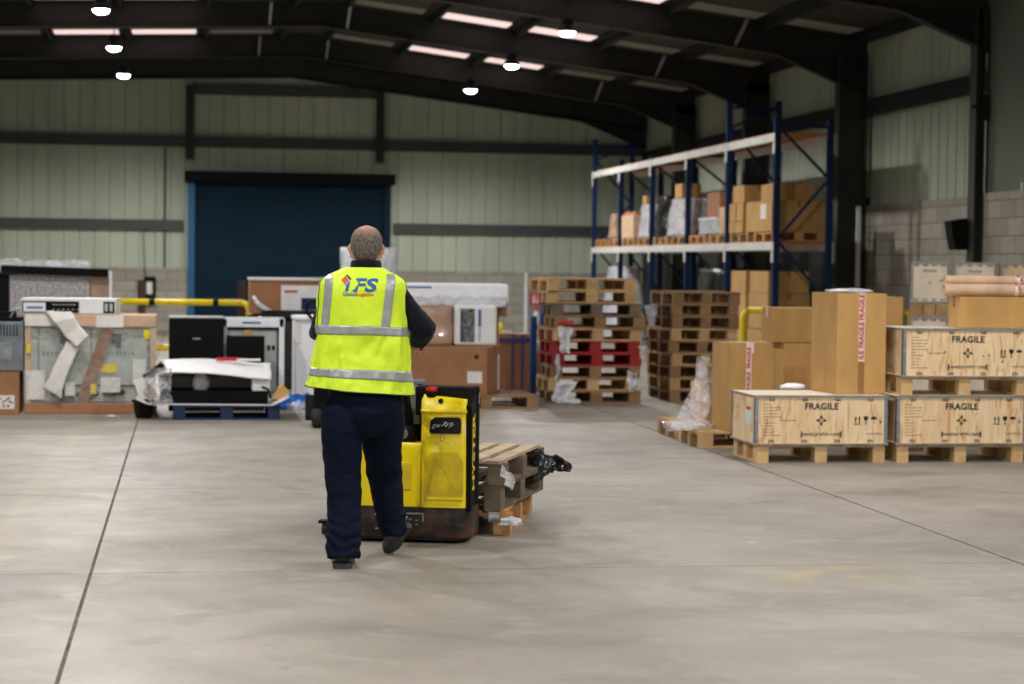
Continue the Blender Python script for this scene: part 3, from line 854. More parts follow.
def wrapped(label, x0, x1, y0, y1, z0, z1, n=3, fm='film2', inner='grey', name='wrapped_goods', cat='wrapped goods', group=None, taper=.85, seed=1):
    t = thing(name, label, cat, ((x0 + x1) / 2, (y0 + y1) / 2, z0), 0, group)
    w, d, h = x1 - x0, y1 - y0, z1 - z0
    rr = random.Random(seed); b = MB(); zc = 0
    for i in range(n):
        hh = h / n * .97; k = 1 - (1 - taper) * i / n
        b.box((rr.uniform(-.02, .02), rr.uniform(-.02, .02), zc + hh / 2), (w * .82 * k, d * .82 * k, hh)); zc += hh
    b.build('load', M[inner], t, bevel=.01)
    b = MB(); rings = []; K = 28; NZ = 12
    for i in range(NZ + 1):
        v = i / NZ; k = 1 - (1 - taper) * v; ring = []
        for j in range(K):
            a = 2 * math.pi * j / K; c_, s_ = math.cos(a), math.sin(a)
            e = .35
            px_ = math.copysign(abs(c_) ** e, c_) * w / 2 * k; py_ = math.copysign(abs(s_) ** e, s_) * d / 2 * k
            q = Vector((px_, py_, h * v))
            q2 = crumple(q, .035, 5, seed); q2.z = max(q.z if i in (0, NZ) else q2.z, 0.002)
            ring.append(q2)
        rings.append(ring)
    b.loft(rings); b.build('stretch_film', M[fm], t, smooth=True)
    return t
wrapped('silver film-wrapped load with tan cartons on the rack, third bay', xf, xf + .8, 34.7, 36.0, PT, at(672, 198, 35).z, fm='film2', inner='card', seed=2)
carton('tan carton sitting on the film-wrapped load in the third bay', xf + .05, xf + .4, 34.9, 35.4, at(672, 198, 35).z + .003, at(678, 187, 35).z + .06, m='card')
wrapped('glossy black film-wrapped bundle on the rack beside the fourth post', xf, xf + .7, 36.15, 36.9, PT, at(660, 196, 36.5).z, fm='blackfilm', inner='black', seed=3)
wrapped('clear film-wrapped grey bundle on the rack beyond the fourth post', xf, xf + .7, 37.4, 38.3, PT, at(642, 205, 38).z, fm='film2', inner='grey', seed=4)
carton('small tan carton on top of the clear wrapped bundle', xf + .05, xf + .35, 37.7, 38.0, at(642, 205, 38).z, at(642, 196, 38).z, m='card')
t = carton('square tan carton with a red lid band on the far rack bay', xf, xf + .8, 38.55, 39.65, PT, at(628, 215, 39).z, m='card3')
hh = at(628, 215, 39).z - PT
b = MB(); b.box((.02, 0, hh + .03), (.75, 1.0, .06)); b.build('lid_band', M['chip'], t)
wrapped('narrow brown wrapped bundle on the farthest rack bay', xf, xf + .6, 40.6, 41.1, PT, at(610, 214, 41).z, fm='wrapb', inner='card2', seed=5, taper=.8)
# lower level goods
def low_stack(px0, px1, y0, y1, ytop, lbs, group):
    pass
zl = at(745, 271, 29.6).z
x0 = RXF + .05
carton('large tan carton on the rack floor, upper of the near two', x0 - .0, x0 + .62, 29.35, 30.35, zl - .32, zl, m='card', group='cartons low in the rack')
carton('tan carton under the upper near one on the rack floor', x0, x0 + .64, 29.35, 30.4, zl - .32 - .55, zl - .325, m='card', group='cartons low in the rack')
carton('bottom tan carton of the near pile on the rack floor', x0, x0 + .66, 29.3, 30.45, .145, zl - .88, m='card', group='cartons low in the rack')
pl = dup(rp, (RXF + .45, 29.85, 0), 0, 'wooden pallet on the floor under the near rack cartons', 'pallets on the rack floor')
carton('tan carton on the rack floor beside the second post', x0, x0 + .62, 30.6, 31.45, zl - .36, zl + .0, m='card', group='cartons low in the rack')
carton('tall tan carton below on the rack floor beside the second post', x0, x0 + .62, 30.6, 31.45, 0, zl - .365, m='card', group='cartons low in the rack')
wrapped('black plastic bundle on the rack floor behind the pallet stacks', x0, x0 + .7, 32.3, 34.1, 0, at(690, 268, 33).z, fm='blackfilm', inner='black', seed=6)
wrapped('pale film-covered heap on the rack floor behind the left pallet stack', x0, x0 + .7, 40.05, 42.3, 0, at(600, 266, 41).z, fm='film2', inner='grey', seed=7, taper=.6)
carton('dark brown carton behind the yellow guard rail inside the rack end', RXF + .05, RXF + .8, 31.9, 32.2, 0, .9, m='card2')
# ================================================================== CRATES
def crate(w, d, h, label, m='ply', marks=True, side_label=False, loc=(0, 0, 0), rz=0, group=None, extra=0):
    t = thing('wooden_crate', label, 'crate', loc, rz, group)
    b = MB(); b.box((0, 0, h / 2), (w - .02, d - .02, h - .03)); b.build('panel_box', M[m], t)
    b = MB(); b.box((0, 0, h - .009), (w, d, .018)); b.build('lid', M['plyw'], t, bevel=.002)
    b = MB(); b.box((0, 0, .009), (w, d, .018)); b.build('floor_panel', M['plyw'] if m == 'plyw' else M['ply'], t)
    e = .028 if m != 'plyw' else .01
    for sx in (-1, 1):
        for sy in (-1, 1):
            b = MB(); x, y = sx * (w / 2 - .004), sy * (d / 2 - .004)
            b.box((x - sx * e / 2, y, h / 2), (e + .004, .004, h - .03)); b.box((x, y - sy * e / 2, h / 2), (.004, e + .004, h - .03))
            for q in range(10):
                b.box((x - sx * e / 2, y + sy * .002, .04 + (h - .08) * q / 9), (.008, .003, .012))
            b.build('corner_profile', M['galv'], t)
    for z in (.008, h - .007):
        for sy in (-1, 1):
            b = MB(); b.box((0, sy * (d / 2 + .001), z), (w + .006, .003, .015)); b.box((0, sy * (d / 2 - .01), z + (.0075 if z > .1 else -.0065)), (w + .006, .02, .002)); b.build('edge_profile', M['galv'], t)
        for sx in (-1, 1):
            b = MB(); b.box((sx * (w / 2 + .001), 0, z), (.003, d + .006, .015)); b.build('edge_profile', M['galv'], t)
    # spring clips along top and bottom edges
    for z in (.03, h - .03):
        for q in range(4):
            x = -w / 2 + w * (.13 + .245 * q); b = MB()
            for dx in (-.018, 0, .018): b.box((x + dx, -d / 2 + .009, z), (.006, .004, .026))
            b.box((x, -d / 2 + .009, z + (.012 if z < .1 else -.012)), (.042, .004, .004)); b.build('clip', M['dark_steel'], t)
    if marks:
        y = -d / 2 + .0085; sc = w / 1.09
        b = MB(); add_text(b, 'FRAGILE', .071 * sc, face_y(0, y, h * .775), bold=.0024, space=1.05); b.build('lettering', M['ink'], t)
        b = MB(); add_text(b, 'HANDLE WITH CARE', .032 * sc, face_y(0, y, h * .215), bold=.0008); b.build('lettering', M['ink'], t)
        b = MB()
        for s_ in (-1, 1): b.box((s_ * .16 * sc, y, h * .215), (.012, .001, .05))
        cz = h * .5
        for a in range(4):
            u = Vector((math.cos(a * math.pi / 2), 0, math.sin(a * math.pi / 2))); v = Vector((-u.z, 0, u.x))
            V = [b.bm.verts.new(Vector((0, y, cz)) + u * p_ + v * q_) for p_, q_ in ((.05, 0), (.024, .012), (.02, .003), (.006, .004), (.006, -.004), (.02, -.003), (.024, -.012))]
            b._f(V)
        # small ring
        for a in range(16):
            a0, a1 = 2 * math.pi * a / 16, 2 * math.pi * (a + 1) / 16
            b._f([b.bm.verts.new((r_ * math.cos(t_), y, cz + r_ * math.sin(t_))) for r_, t_ in ((.024, a0), (.024, a1), (.02, a1), (.02, a0))])
        b.build('printed_mark', M['ink'], t)
        # this-way-up, glass, umbrella, hook
        b = MB(); x0 = 0; z0 = 0
        for dx in (-.012, .016):
            b.prism([(x0 + dx - .004, z0 - .022), (x0 + dx + .004, z0 - .022), (x0 + dx + .004, z0 + .01), (x0 + dx + .01, z0 + .01), (x0 + dx, z0 + .032), (x0 + dx - .01, z0 + .01), (x0 + dx - .004, z0 + .01)], y, y - .0008)
        b.box((x0 + .002, y, z0 - .028), (.055, .001, .005))
        x1 = x0 + .066
        b.prism([(x1 - .018, z0 + .03), (x1 + .018, z0 + .03), (x1 + .016, z0 + .008), (x1 + .003, z0 - .006), (x1 + .003, z0 - .024), (x1 + .012, z0 - .03), (x1 - .012, z0 - .03), (x1 - .003, z0 - .024), (x1 - .003, z0 - .006), (x1 - .016, z0 + .008)], y, y - .0008)
        x2 = x1 + .06
        b.prism([(x2 - .026, z0 + .008), (x2 - .016, z0 + .024), (x2, z0 + .031), (x2 + .016, z0 + .024), (x2 + .026, z0 + .008)], y, y - .0008)
        b.box((x2, y, z0 - .008), (.003, .001, .034)); b.box((x2 + .004, y, z0 - .025), (.01, .001, .003))
        x3 = x2 + .052
        b.box((x3, y, z0 + .01), (.003, .001, .028)); b.prism([(x3 - .01, z0 - .004), (x3 + .004, z0 - .002), (x3 + .006, z0 - .018), (x3 - .002, z0 - .024)], y, y - .0008)
        b.xf(Matrix.Translation((.268 * w, y, h * .5)) @ Matrix.Diagonal((1.12, 1, 1.12, 1)) @ Matrix.Translation((0, -y, 0))); b.build('handling_symbols', M['ink'], t)
        # faint stencilled lines on the left and a stamp on the right: too blurred to read
        b = MB(); rr = random.Random(4)
        for q in range(11):
            z = h * (.82 - .062 * q); x = -w * .43; xe = x + w * rr.uniform(.03, .13)
            while x < xe: l_ = rr.uniform(.006, .014); b.box((x + l_ / 2, y, z), (l_, .001, .006)); x += l_ + .005
        x = -w * .30
        while x < -w * .19: l_ = rr.uniform(.006, .014); b.box((x + l_ / 2, y, h * .5), (l_, .001, .006)); x += l_ + .004
        x = w * .34
        while x < w * .46: l_ = rr.uniform(.004, .01); b.box((x + l_ / 2, y, h * .23), (l_, .001, .016)); x += l_ + .008
        b.build('faded_print', M['inkf'], t)
        if extra:
            b = MB()
            for x_, z_, s_ in ((-.19, .52, .02), (.13, .44, .012), (.175, .46, .018), (-.25, .49, .012), (.29, .33, .02)):
                for q in range(4): b.box((x_ * w / 1.09, y, z_ * h), (s_, .001, .003), M=Matrix.Rotation(q * .8, 3, 'Y'))
                b.box((x_ * w / 1.09, y, z_ * h), (s_ * .35, .001, s_ * .4))
            b.build('stray_print', M['ink'], t)
    if side_label:
        xs = -w / 2 + .0085
        b = MB(); b.box((xs - .001, -d * .22, h * .56), (.002, .2, .13)); b.box((xs - .0015, -d * .22, h * .56), (.002, .18, .1)); b.build('document_pouch', M['paper'], t)
        b = MB(); b.box((xs - .003, -d * .22, h * .715), (.002, .12, .025)); b.build('red_label_band', M['redprint'], t)
    return t
W0, D0, H0 = 1.07, .74, .408
def pal(label, x0, x1, y0, y1, z=0, m='woodn', nd=5, rz=0, group=None):
    if group: return make_pallet(y1 - y0, x1 - x0, label, M[m], nd=nd, loc=((x0 + x1) / 2, (y0 + y1) / 2, z), rz=R(90), group=group, thin=True)
    return make_pallet(x1 - x0, y1 - y0, label, M[m], nd=nd, loc=((x0 + x1) / 2, (y0 + y1) / 2, z), rz=rz, group=group)
a = fl(762, 461.5); c_ = fl(886, 464.5)
YC = (a.y + c_.y) / 2
xl0, xl1 = at(754, 444, YC).x, at(888, 444, YC).x
w1 = xl1 - xl0
pal('new pale pallet under the left FRAGILE crate', xl0 + .03, xl1 - .02, YC + .02, YC + .74, group='pallets under the crates')
crate(w1, D0, H0, 'plywood crate marked FRAGILE standing low on the left, a tall carton on its lid', loc=((xl0 + xl1) / 2, YC + D0 / 2, .145), side_label=True)
xr0 = at(895.5, 448, YC).x; 
pal('pale pallet on the floor under the two right crates', xr0 + .02, xr0 + w1 - .02, YC + .02, YC + .74, group='pallets under the crates')
crate(w1, D0, H0, 'lower of the two right plywood crates marked FRAGILE', loc=(xr0 + w1 / 2, YC + D0 / 2, .145))
z1 = .145 + H0 + .003
xu0 = at(902, 378, YC + .02).x
pal('pale pallet between the lower and upper right crates', xu0 + .0, xu0 + w1 - .03, YC + .04, YC + .76, z=z1, group='pallets under the crates')
crate(w1, D0, H0, 'upper of the two right plywood crates, carrying a carton and paper tubes', loc=(xu0 + w1 / 2, YC + .02 + D0 / 2, z1 + .145), extra=1)
zU = z1 + .145 + H0 + .003
zL = .145 + H0 + .003
# dark textured pieces seen in the gap between left and right crates
# tall carton on the left crate
def fz(x, y, z):
    d = ray(x, y); k = (z - CAMZ) / d.z
    return Vector((d.x * k, d.y * k, z))
n_ = fz(836, 394, zL); r_ = fz(886, 394.8, zL)
wd = (r_ - n_).length
ang = math.atan2(r_.y - n_.y, r_.x - n_.x)
ang = R(4)
wd = .435; 
zt = at(836, 293, n_.y).z
def fragile_strip(t, w, d, h, x, mat_t='tape', zbot=0.0, side=-1, size=.045, rep='FRAGILE  FRAGILE  FRAGILE'):
    b = MB(); y = side * (d / 2 + .001)
    b.box((x, y, (h + zbot) / 2), (.055, .0016, h - zbot)); b.box((x, 0, h + .001), (.055, d, .0016)); b.build('fragile_tape', M['tape'], t)
    return y - .0012
def vtext(t, s, x, y, z, size):
    b = MB()
    Mx = Matrix.Translation((x, y, z)) @ Matrix(((1, 0, 0, 0), (0, 0, -1, 0), (0, 1, 0, 0), (0, 0, 0, 1))) @ Matrix.Rotation(R(90), 4, 'Z')
    add_text(b, s, size, Mx, bold=.0022); b.build('lettering', M['redprint'], t)
dd = .58
n_.y = max(n_.y, YC + .06)
t = carton('tallest brown carton with white FRAGILE tape, standing on the left crate lid', n_.x, n_.x + wd, n_.y, n_.y + dd, zL, zt, rz=ang, pivot=(n_.x, n_.y), seam='y', tape='tape')
h = zt - zL
xt = (861 - 836) / 50 * wd - wd / 2
yy = fragile_strip(t, wd, dd, h, xt, zbot=h * .32)
vtext(t, 'FRAGILE', xt, yy, h * .86, .058); vtext(t, 'FRAGILE', xt, yy, h * .585, .058); vtext(t, 'ILE', xt, yy, h * .385, .058)
b = MB(); b.box((xt, -dd / 2 - .001, h * .16), (.055, .0016, h * .32)); b.build('packing_tape', M['ctape'], t)
b = MB(); b.box((-wd / 2 - .0008, -.05, h / 2), (.0016, .004, h - .02)); b.build('seam_line', M['card2'], t)
def sheet(label, name, cat, pts_fn, m, nu=24, nv=24, solid=.002, loc=(0, 0, 0), amp=.03, sc=6, seed=1, group=None, sub=0, floor=0.004):
    b = MB()
    def g(u, v):
        p = pts_fn(u, v); q = crumple(p, amp, sc, seed); q = crumple(q, amp * .45, sc * 3.1, seed + 3)
        q.z = max(q.z, floor); return q
    b.grid(g, nu, nv)
    o = b.build(name, M[m], None, smooth=True, solid=solid)
    return tag(o, label, cat, group)
def blob(label, name, cat, c, r, m, seed=1, amp=.25, group=None, flat=0.02):
    b = MB(); c = Vector(c)
    b.ball((0, 0, 0), r, 28, 18)
    for v in b.bm.verts:
        n = v.co.normalized(); k = noise.noise(v.co * (3.0 / max(r)) + Vector((seed, 0, 0))) * amp + abs(noise.noise(v.co * (9.0 / max(r)) + Vector((0, seed, 0)))) * amp * .6
        v.co = v.co * (1 + k)
        v.co.z = max(v.co.z, -r[2] * .55)
        v.co += c + Vector((0, 0, r[2] * .55 + flat * 0))
    o = b.build(name, M[m], None, smooth=True)
    return tag(o, label, cat, group)
p = fz(797, 389.5, zL)
blob('small scrap of white foam lying on the left crate lid', 'foam_scrap', 'foam', (p.x, p.y + .12, zL), (.11, .06, .03), 'foam', 3, group=None)
p = at(868, 293, n_.y)
blob('crumpled clear film on top of the tallest carton', 'film_scrap', 'plastic film', (p.x - .08, p.y + .2, zt + .004), (.2, .13, .022), 'film2', 5)
# carton with the tape standing on the pallet to the left
pQ = fl(706, 448.5)
px0 = at(706, 440, pQ.y).x
pal('pale pallet under the FRAGILE taped carton and the stretch film', px0 - .05, px0 + .95, pQ.y + .02, pQ.y + .82, m='woodn', nd=6)
# lay: front-left block corner near px 706
n2 = fz(729.5, 432, .146)
n2.y = max(n2.y, pQ.y + .08); n2.x = at(729.5, 432, n2.y).x
r2 = at(773, 432, n2.y).x
zt2 = at(729.5, 343, n2.y).z
w2 = (r2 - n2.x) / math.cos(R(12)); d2 = .36
t = carton('brown carton with red FRAGILE tape, standing on the pallet left of the crates', n2.x, n2.x + w2, n2.y, n2.y + d2, .146, zt2, rz=R(12), pivot=(n2.x, n2.y), tape='tape')
h = zt2 - .146; xt = (749 - 729.5) / 44 * w2 - w2 / 2
yy = fragile_strip(t, w2, d2, h, xt, zbot=h * .3)
vtext(t, 'FRAGILE', xt, yy, h * .83, .05); vtext(t, 'FRAGILE', xt, yy, h * .55, .05)
# film covered small carton and the film trailing to the floor
pB = at(704, 425, pQ.y + .62)
bx0, bx1 = at(697, 400, pQ.y + .55).x, at(714, 400, pQ.y + .55).x + .05
ztb = at(705, 356, pQ.y + .6).z
t2 = carton('small pale carton under clear stretch film behind the taped carton', bx0, bx1, pQ.y + .55, pQ.y + .8, .146, .55, m='card3')
A = Vector((bx0 - .02, pQ.y + .53, ztb)); B_ = Vector((bx1 + .0, pQ.y + .53, ztb - .02))
e0 = fl(668, 429); e1 = fl(702, 428)
def fn(u, v):
    top = A.lerp(B_, u); bot = Vector((at(668, 429, pQ.y).x, pQ.y - .0, .16)).lerp(Vector((at(700, 428, pQ.y + .2).x, pQ.y + .2, .16)), u)
    k = v ** .62
    p_ = top.lerp(bot, v); p_.z = top.z + (bot.z - top.z) * k
    p_.x = top.x + (bot.x - top.x) * (v ** 1.5); p_.y = top.y + (bot.y - top.y) * (v ** 1.8)
    return p_
sheet('clear stretch film trailing from the small carton down to the pallet', 'stretch_film', 'plastic film', fn, 'film', 26, 34, amp=.025, sc=4, solid=0, floor=.15)
p = fz(690, 428, .15)
blob('crumpled heap of clear stretch film on the pallet left of the cartons', 'film_scrap', 'plastic film', (at(690, 428, pQ.y + .35).x, pQ.y + .35, .148), (.2, .16, .045), 'film', 8, amp=.5)
pb = fl(668, 434)
pal('pallet peeping out behind the film-covered pallet', px0 - .03, px0 + .7, pQ.y + .95, pQ.y + 1.75, m='wood')
# cartons behind the crates
YB2 = YC + 2.45
pal('pallet behind the left crate under the two plain cartons', at(760, 400, YB2).x, at(760, 400, YB2).x + 1.1, YB2 - .05, YB2 + .95, m='wood')
bx = at(784, 360, YB2).x; zt3 = at(790, 343, YB2).z
carton('lower plain brown carton between the FRAGILE taped carton and the tallest carton', bx, bx + .62, YB2, YB2 + .3, .146, zt3, m='card', seam='y')
cx0 = at(772, 330, YB2 + .05).x - .02; zt4 = at(764, 307.5, YB2 + .2).z
carton('wide plain carton stacked behind, topmost beside the tallest carton', cx0 + .02, cx0 + .72, YB2 + .05, YB2 + .40, zt3 + .004, zt4, rz=0, m='card', seam='x', tape='tape')
carton('plain carton at the back supporting the topmost plain carton', bx, bx + .62, YB2 + .32, YB2 + .6, .146, zt3 - .002, m='card')
def flat_film(u, v): return Vector((bx + .03 + .3 * u, YB2 - .03 + .04 * v, zt3 + .012 + .0 * u))
ye = YC + 1.55
ex1 = at(903, 310, ye).x; 
pal('pallet on the floor behind the tallest carton', ex1 - .75, ex1 + .1, ye - .05, ye + .6, m='wood')
carton('plain carton showing behind the right edge of the tallest carton', ex1 - .42, ex1, ye, ye + .4, .146, at(895, 297, ye).z, m='card')
# narrow light crates far right
YV = 20.6
zt = at(930, 262, YV).z; zb = at(930, 303, YV).z; zp = at(930, 318, YV).z
hC = zt - zb; hP = zb - zp
def small_crate(label, x0, x1, y0, z0, h, mm='plyw', marks=True):
    t = crate((x1 - x0) * .93, .75, h, label, m=mm, marks=False, loc=((x0 + x1) / 2 + .13, y0 + .4, z0), rz=R(-19), group='narrow pale crates at the far right')
    if marks:
        b = MB(); y = -.375 + .0085
        add_text(b, 'FRAGILE', .038, face_y(0, y, h * .78), bold=.001)
        b.box((0, y, h * .5), (.03, .001, .006)); b.box((0, y, h * .5), (.006, .001, .03)); b.box((.1, y, h * .52), (.006, .001, .04)); b.box((.125, y, h * .55), (.02, .001, .02)); b.box((.15, y, h * .56), (.018, .001, .008))
        b.build('lettering', M['inkf'], t)
    return t
stk = [(912, 949, 'left'), (955, 996, 'middle'), (1001, 1040, 'right')]
for i, (xa_, xb_, nm) in enumerate(stk):
    x0, x1 = at(xa_, 290, YV).x, at(xb_, 290, YV).x
    zz = 0
    mm = 'plyw' if i < 2 else 'ply'
    lv = [zb, zb - hP - hC]
    lv2 = []
    z = zb
    small_crate('%s pale crate in the row of narrow crates behind the tubes, top layer' % nm, x0, x1, YV, zb, hC, mm, marks=i < 2)
    make_pallet((x1 - x0) * .93, .74, 'small pallet under the %s top crate of the narrow pale crates' % nm, M['wood'], nd=4, rz=R(-19), loc=((x0 + x1) / 2 + .13, YV + .4, zb - .146), detail=False, group='small pallets between the narrow crates')
    small_crate('%s pale crate in the row of narrow crates behind the tubes, second layer' % nm, x0, x1, YV, zb - .148 - hC, hC, mm, marks=False)
    make_pallet((x1 - x0) * .93, .74, 'small pallet under the %s second crate of the narrow pale crates' % nm, M['wood'], nd=4, rz=R(-19), loc=((x0 + x1) / 2 + .13, YV + .4, zb - .148 - hC - .146), detail=False, group='small pallets between the narrow crates')
    zlow = zb - .148 - hC - .148
    if zlow - .148 > .15:
        small_crate('%s pale crate in the row of narrow crates behind the tubes, bottom layer' % nm, x0, x1, YV, .148, zlow - .148 - .002, mm, marks=False)
    make_pallet((x1 - x0) * .93, .74, 'small pallet on the floor under the %s narrow crates' % nm, M['wood'], nd=4, rz=R(-19), loc=((x0 + x1) / 2 + .13, YV + .4, 0), detail=False, group='small pallets between the narrow crates')
# carton and paper tubes on the upper right crate
yw = YC + .16
wx0 = at(960, 310, yw).x; wz = at(957, 296.5, yw).z
carton('long brown carton lying on the upper right crate under the tubes', wx0, xu0 + w1 + .25, yw, yw + .27, zU, wz, m='card', seam='x')
def paper_tube(label, x0, x1, y, z, r_, band=None):
    t = thing('paper_tube', label, 'tube', (x0, y, z), group='paper tubes on the long carton')
    b = MB(); n = 28; L_ = x1 - x0
    b.lathe([(r_ * .9, .0), (r_, 0), (r_, L_), (r_ * .9, L_), (r_ * .9, 0)], axis='X', n=28) if False else None
    rings = []
    for rr_, h_ in ((r_ - .006, .004), (r_ - .006, 0), (r_, 0), (r_, L_), (r_ - .006, L_)):
        rings.append([Vector((h_, rr_ * math.cos(2 * math.pi * k / n), rr_ * math.sin(2 * math.pi * k / n))) for k in range(n)])
    b.loft(rings); b.build('tube_wall', M['card3'], t, autos=True)
    b = MB(); b.cyl((.006, 0, 0), (.012, 0, 0), r_ - .008); b.build('end_cap', M['card3'], t)
    if band:
        b = MB()
        for q in band: b.cyl((q, 0, 0), (q + .05, 0, 0), r_ + .0015, n=28)
        b.build('white_tape', M['tape'], t, smooth=True)
        b = MB()
        rr = random.Random(2)
        for q in band:
            for k in range(9):
                a = -math.pi * .95 + math.pi * .95 * k / 8; x = q + .01 + .028 * rr.random()
                b.box((x, (r_ + .002) * math.cos(a) * 1, (r_ + .002) * math.sin(a) * -1), (.018, .008, .01))
        b.build('red_print', M['redprint'], t)
    return t
yt = yw + .1
r1 = (at(950, 284, yt).z - wz) / 2 + .001
zt1 = wz + r1 + .001
xe = xu0 + w1 + .22
paper_tube('lower front paper tube on the long carton, with red and white tape', at(943.5, 290, yt).x, xe, yt, zt1, r1, band=[at(1013, 290, yt).x - at(943.5, 290, yt).x])
paper_tube('lower back paper tube lying behind the front one on the long carton', at(948, 290, yt).x + .05, xe - .03, yt + 2 * r1 + .008, zt1, r1)
ru = .042
zu = zt1 + math.sqrt((r1 + ru) ** 2 - (r1 + .004) ** 2) + .004
paper_tube('upper paper tube resting in the groove of the two lower tubes', at(947, 279, yt).x, xe - .05, yt + r1 + .004, zu, ru, band=[at(1018, 279, yt).x - at(947, 279, yt).x])

# ================================================================== MIDDLE GROUP
cN = fl(538, 409); YN = cN.y
nx = at(487, 380, YN + .05).x
pal('pallet under the big brown carton behind the pallet truck', at(538, 400, YN).x - 1.15, at(538, 400, YN).x, YN, YN + 1.1, m='woodd')
zN = at(487, 347.5, YN + .06).z
t = carton('big brown carton with a white label, on a pallet behind the yellow truck', nx - 1.1, nx, YN + .06, YN + .06 + .55, .146, zN, rz=R(-24), pivot=(nx, YN + .06), m='card2', seam='x')
b = MB(); b.box((.55 - .1 - .04, -.276, (zN - .146) * .37), (.17, .003, .13)); b.build('shipping_label', M['paper'], t)
b = MB(); b.lathe([(.001, 0), (.028, .001), (.028, .003), (.001, .004)], n=12).xf(Matrix.Translation((.55 - .12, -.275, (zN - .146) * .8)) @ Matrix.Rotation(R(90), 4, 'X')); b.build('round_mark', M['ink'], t)
# side strip (white document edge) on the right face
b = MB(); b.box((.5515, .2, (zN - .146) * .45), (.003, .06, (zN - .146) * .75)); b.build('white_edge_strip', M['paper'], t)
yT = YN + .62
zA = zN + .003
x0, x1, _, zc = rect(455, 345, 497, 305, YN + .42)
t = thing('appliance', 'white appliance box with a grey picture and a blue stripe, on the big brown carton', 'appliance', ((x0 + x1) / 2, YN + .62, zA))
hh = zc - zA
b = MB(); b.box((0, 0, hh / 2), (x1 - x0, .38, hh)); b.build('body', M['white'], t, bevel=.035, seg=4)
b = MB(); w_ = x1 - x0
rr = random.Random(9)
b.box((-w_ * .2, -.191, hh * .5), (w_ * .34, .002, hh * .82)); b.build('grey_picture', mat('grey_print', (120, 124, 130), .5, col2=(40, 42, 46), scale=16, fac=(.4, .6)), t)
b = MB(); b.box((w_ * .09, -.191, hh * .68), (w_ * .07, .002, hh * .42))
for q in range(6): b.box((w_ * .09, -.191, hh * (.42 - .055 * q)), (w_ * rr.uniform(.03, .07), .002, hh * .03))
b.build('blue_stripe', M['bluep'], t)
x0b, x1b, _, zb_ = rect(416, 345, 453, 305, YN + .5)
wrapped('brown film-wrapped carton beside the white appliance box, behind the man', x0b - .1, x1b, YN + .44, YN + .86, zA, zb_, n=2, fm='wrapb', inner='card2', seed=11, taper=.97)
zf0 = at(500, 303.5, YN + .8).z; zf1 = at(500, 284, YN + .8).z
x0, x1 = at(372, 290, YN + .8).x, at(507, 290, YN + .8).x
carton('tall hidden carton carrying the white wrapped panel', x0 + .25, x1 - .35, YN + 1.2, YN + 1.6, 0, zf0 - .05 - .2, m='card2')
b2_ = make_pallet(.62, .5, 'dark wooden pallet piece under the right end of the white wrapped panel', M['woodd'], nd=4, loc=(x1 - .31, YN + 1.05, zf0 - .15), detail=False)
t = carton('brown carton behind the white appliance box, supporting the panel', x1 - .55, x1 - .08, YN + .86, YN + 1.18, zA, zf0 - .155, m='card2')
t = thing('foam_board', 'long flat white foam-wrapped panel lying on top of the brown cartons', 'panel', ((x0 + x1) / 2, YN + 1.0, zf0))
b = MB(); b.box((0, 0, (zf1 - zf0) / 2), (x1 - x0, .7, zf1 - zf0)); b.build('panel', M['foam'], t, bevel=.03, seg=3)
b = MB(); b.grid(lambda u, v: crumple(Vector(((u - .5) * (x1 - x0) * .96, -.36 + .004 * math.sin(u * 40), -.03 - .03 * noise.noise(Vector((u * 9, 0, 3))) + v * (zf1 - zf0) * .5)), .016, 9, 4), 60, 8); b.build('loose_film', M['film2'], t, smooth=True, solid=.002)
b = MB(); b.box((-.25, -.352, (zf1 - zf0) * .8), (.28, .002, .02)); b.build('blue_print', M['bluep'], t)
# round-cornered carton with blue straps, on its own
YO = 25.2
x0, x1, z0, zO = rect(499, 396, 531, 334, YO)
t = carton('tall brown carton bound with purple-blue straps beside the blue frame', x0, x1, YO, YO + .45, 0, zO, m='card2')
b = MB(); w_ = x1 - x0
for q in (.42, .72): b.box((w_ * (q - .5), -.228, zO * .5), (.03, .004, zO))
b.box((0, -.229, zO * .9), (w_, .004, .05)); b.build('strap', mat('purple_strap', (70, 72, 130), .5), t)
b = MB(); b.box((w_ * -.2, -.1, zO + .02), (.12, .1, .03)); b.build('paper_scrap', M['paper'], t)
# dark gap object + two blue uprights standing beside (stored rack frame)
x0, x1 = at(533.5, 350, 24.9).x, at(543, 350, 24.9).x
M['frameblue'] = mat('bright_blue_steel', (24, 72, 134), .5, 0, var=.15)
t = thing('rack_frame', 'blue steel frame standing upright left of the tall pallet stack', 'frame', (x0, 24.9, 0))
for x, zz in ((x0, at(533, 316, 24.9).z), (x1, at(543, 290, 25).z)):
    b = MB(); b.bb(x - .035, x + .035, 24.87, 24.95, 0, zz); b.build('upright', M['frameblue'], t, world=True)
b = MB()
for zz in (.15, .8): b.bb(x0, x1, 24.9, 24.93, zz, zz + .05)
b.build('crossbar', M['navy2'], t, world=True)
x0 = at(545.5, 330, 25.3).x
b = MB(); b.bb(0, .05, 0, .5, 0, 1.0)
t = thing('board', 'pale board leaning behind the blue frame', 'board', (at(536, 340, 25.4).x, 25.4, 0))
b = MB(); b.bb(0, .13, 0, .04, 0, at(538, 343, 25.4).z); b.build('plank', M['card3'], t)
b = MB(); b.bb(0, .13, -.004, .0, at(538, 353, 25.4).z, at(538, 343, 25.4).z); b.build('white_end', M['white'], t)

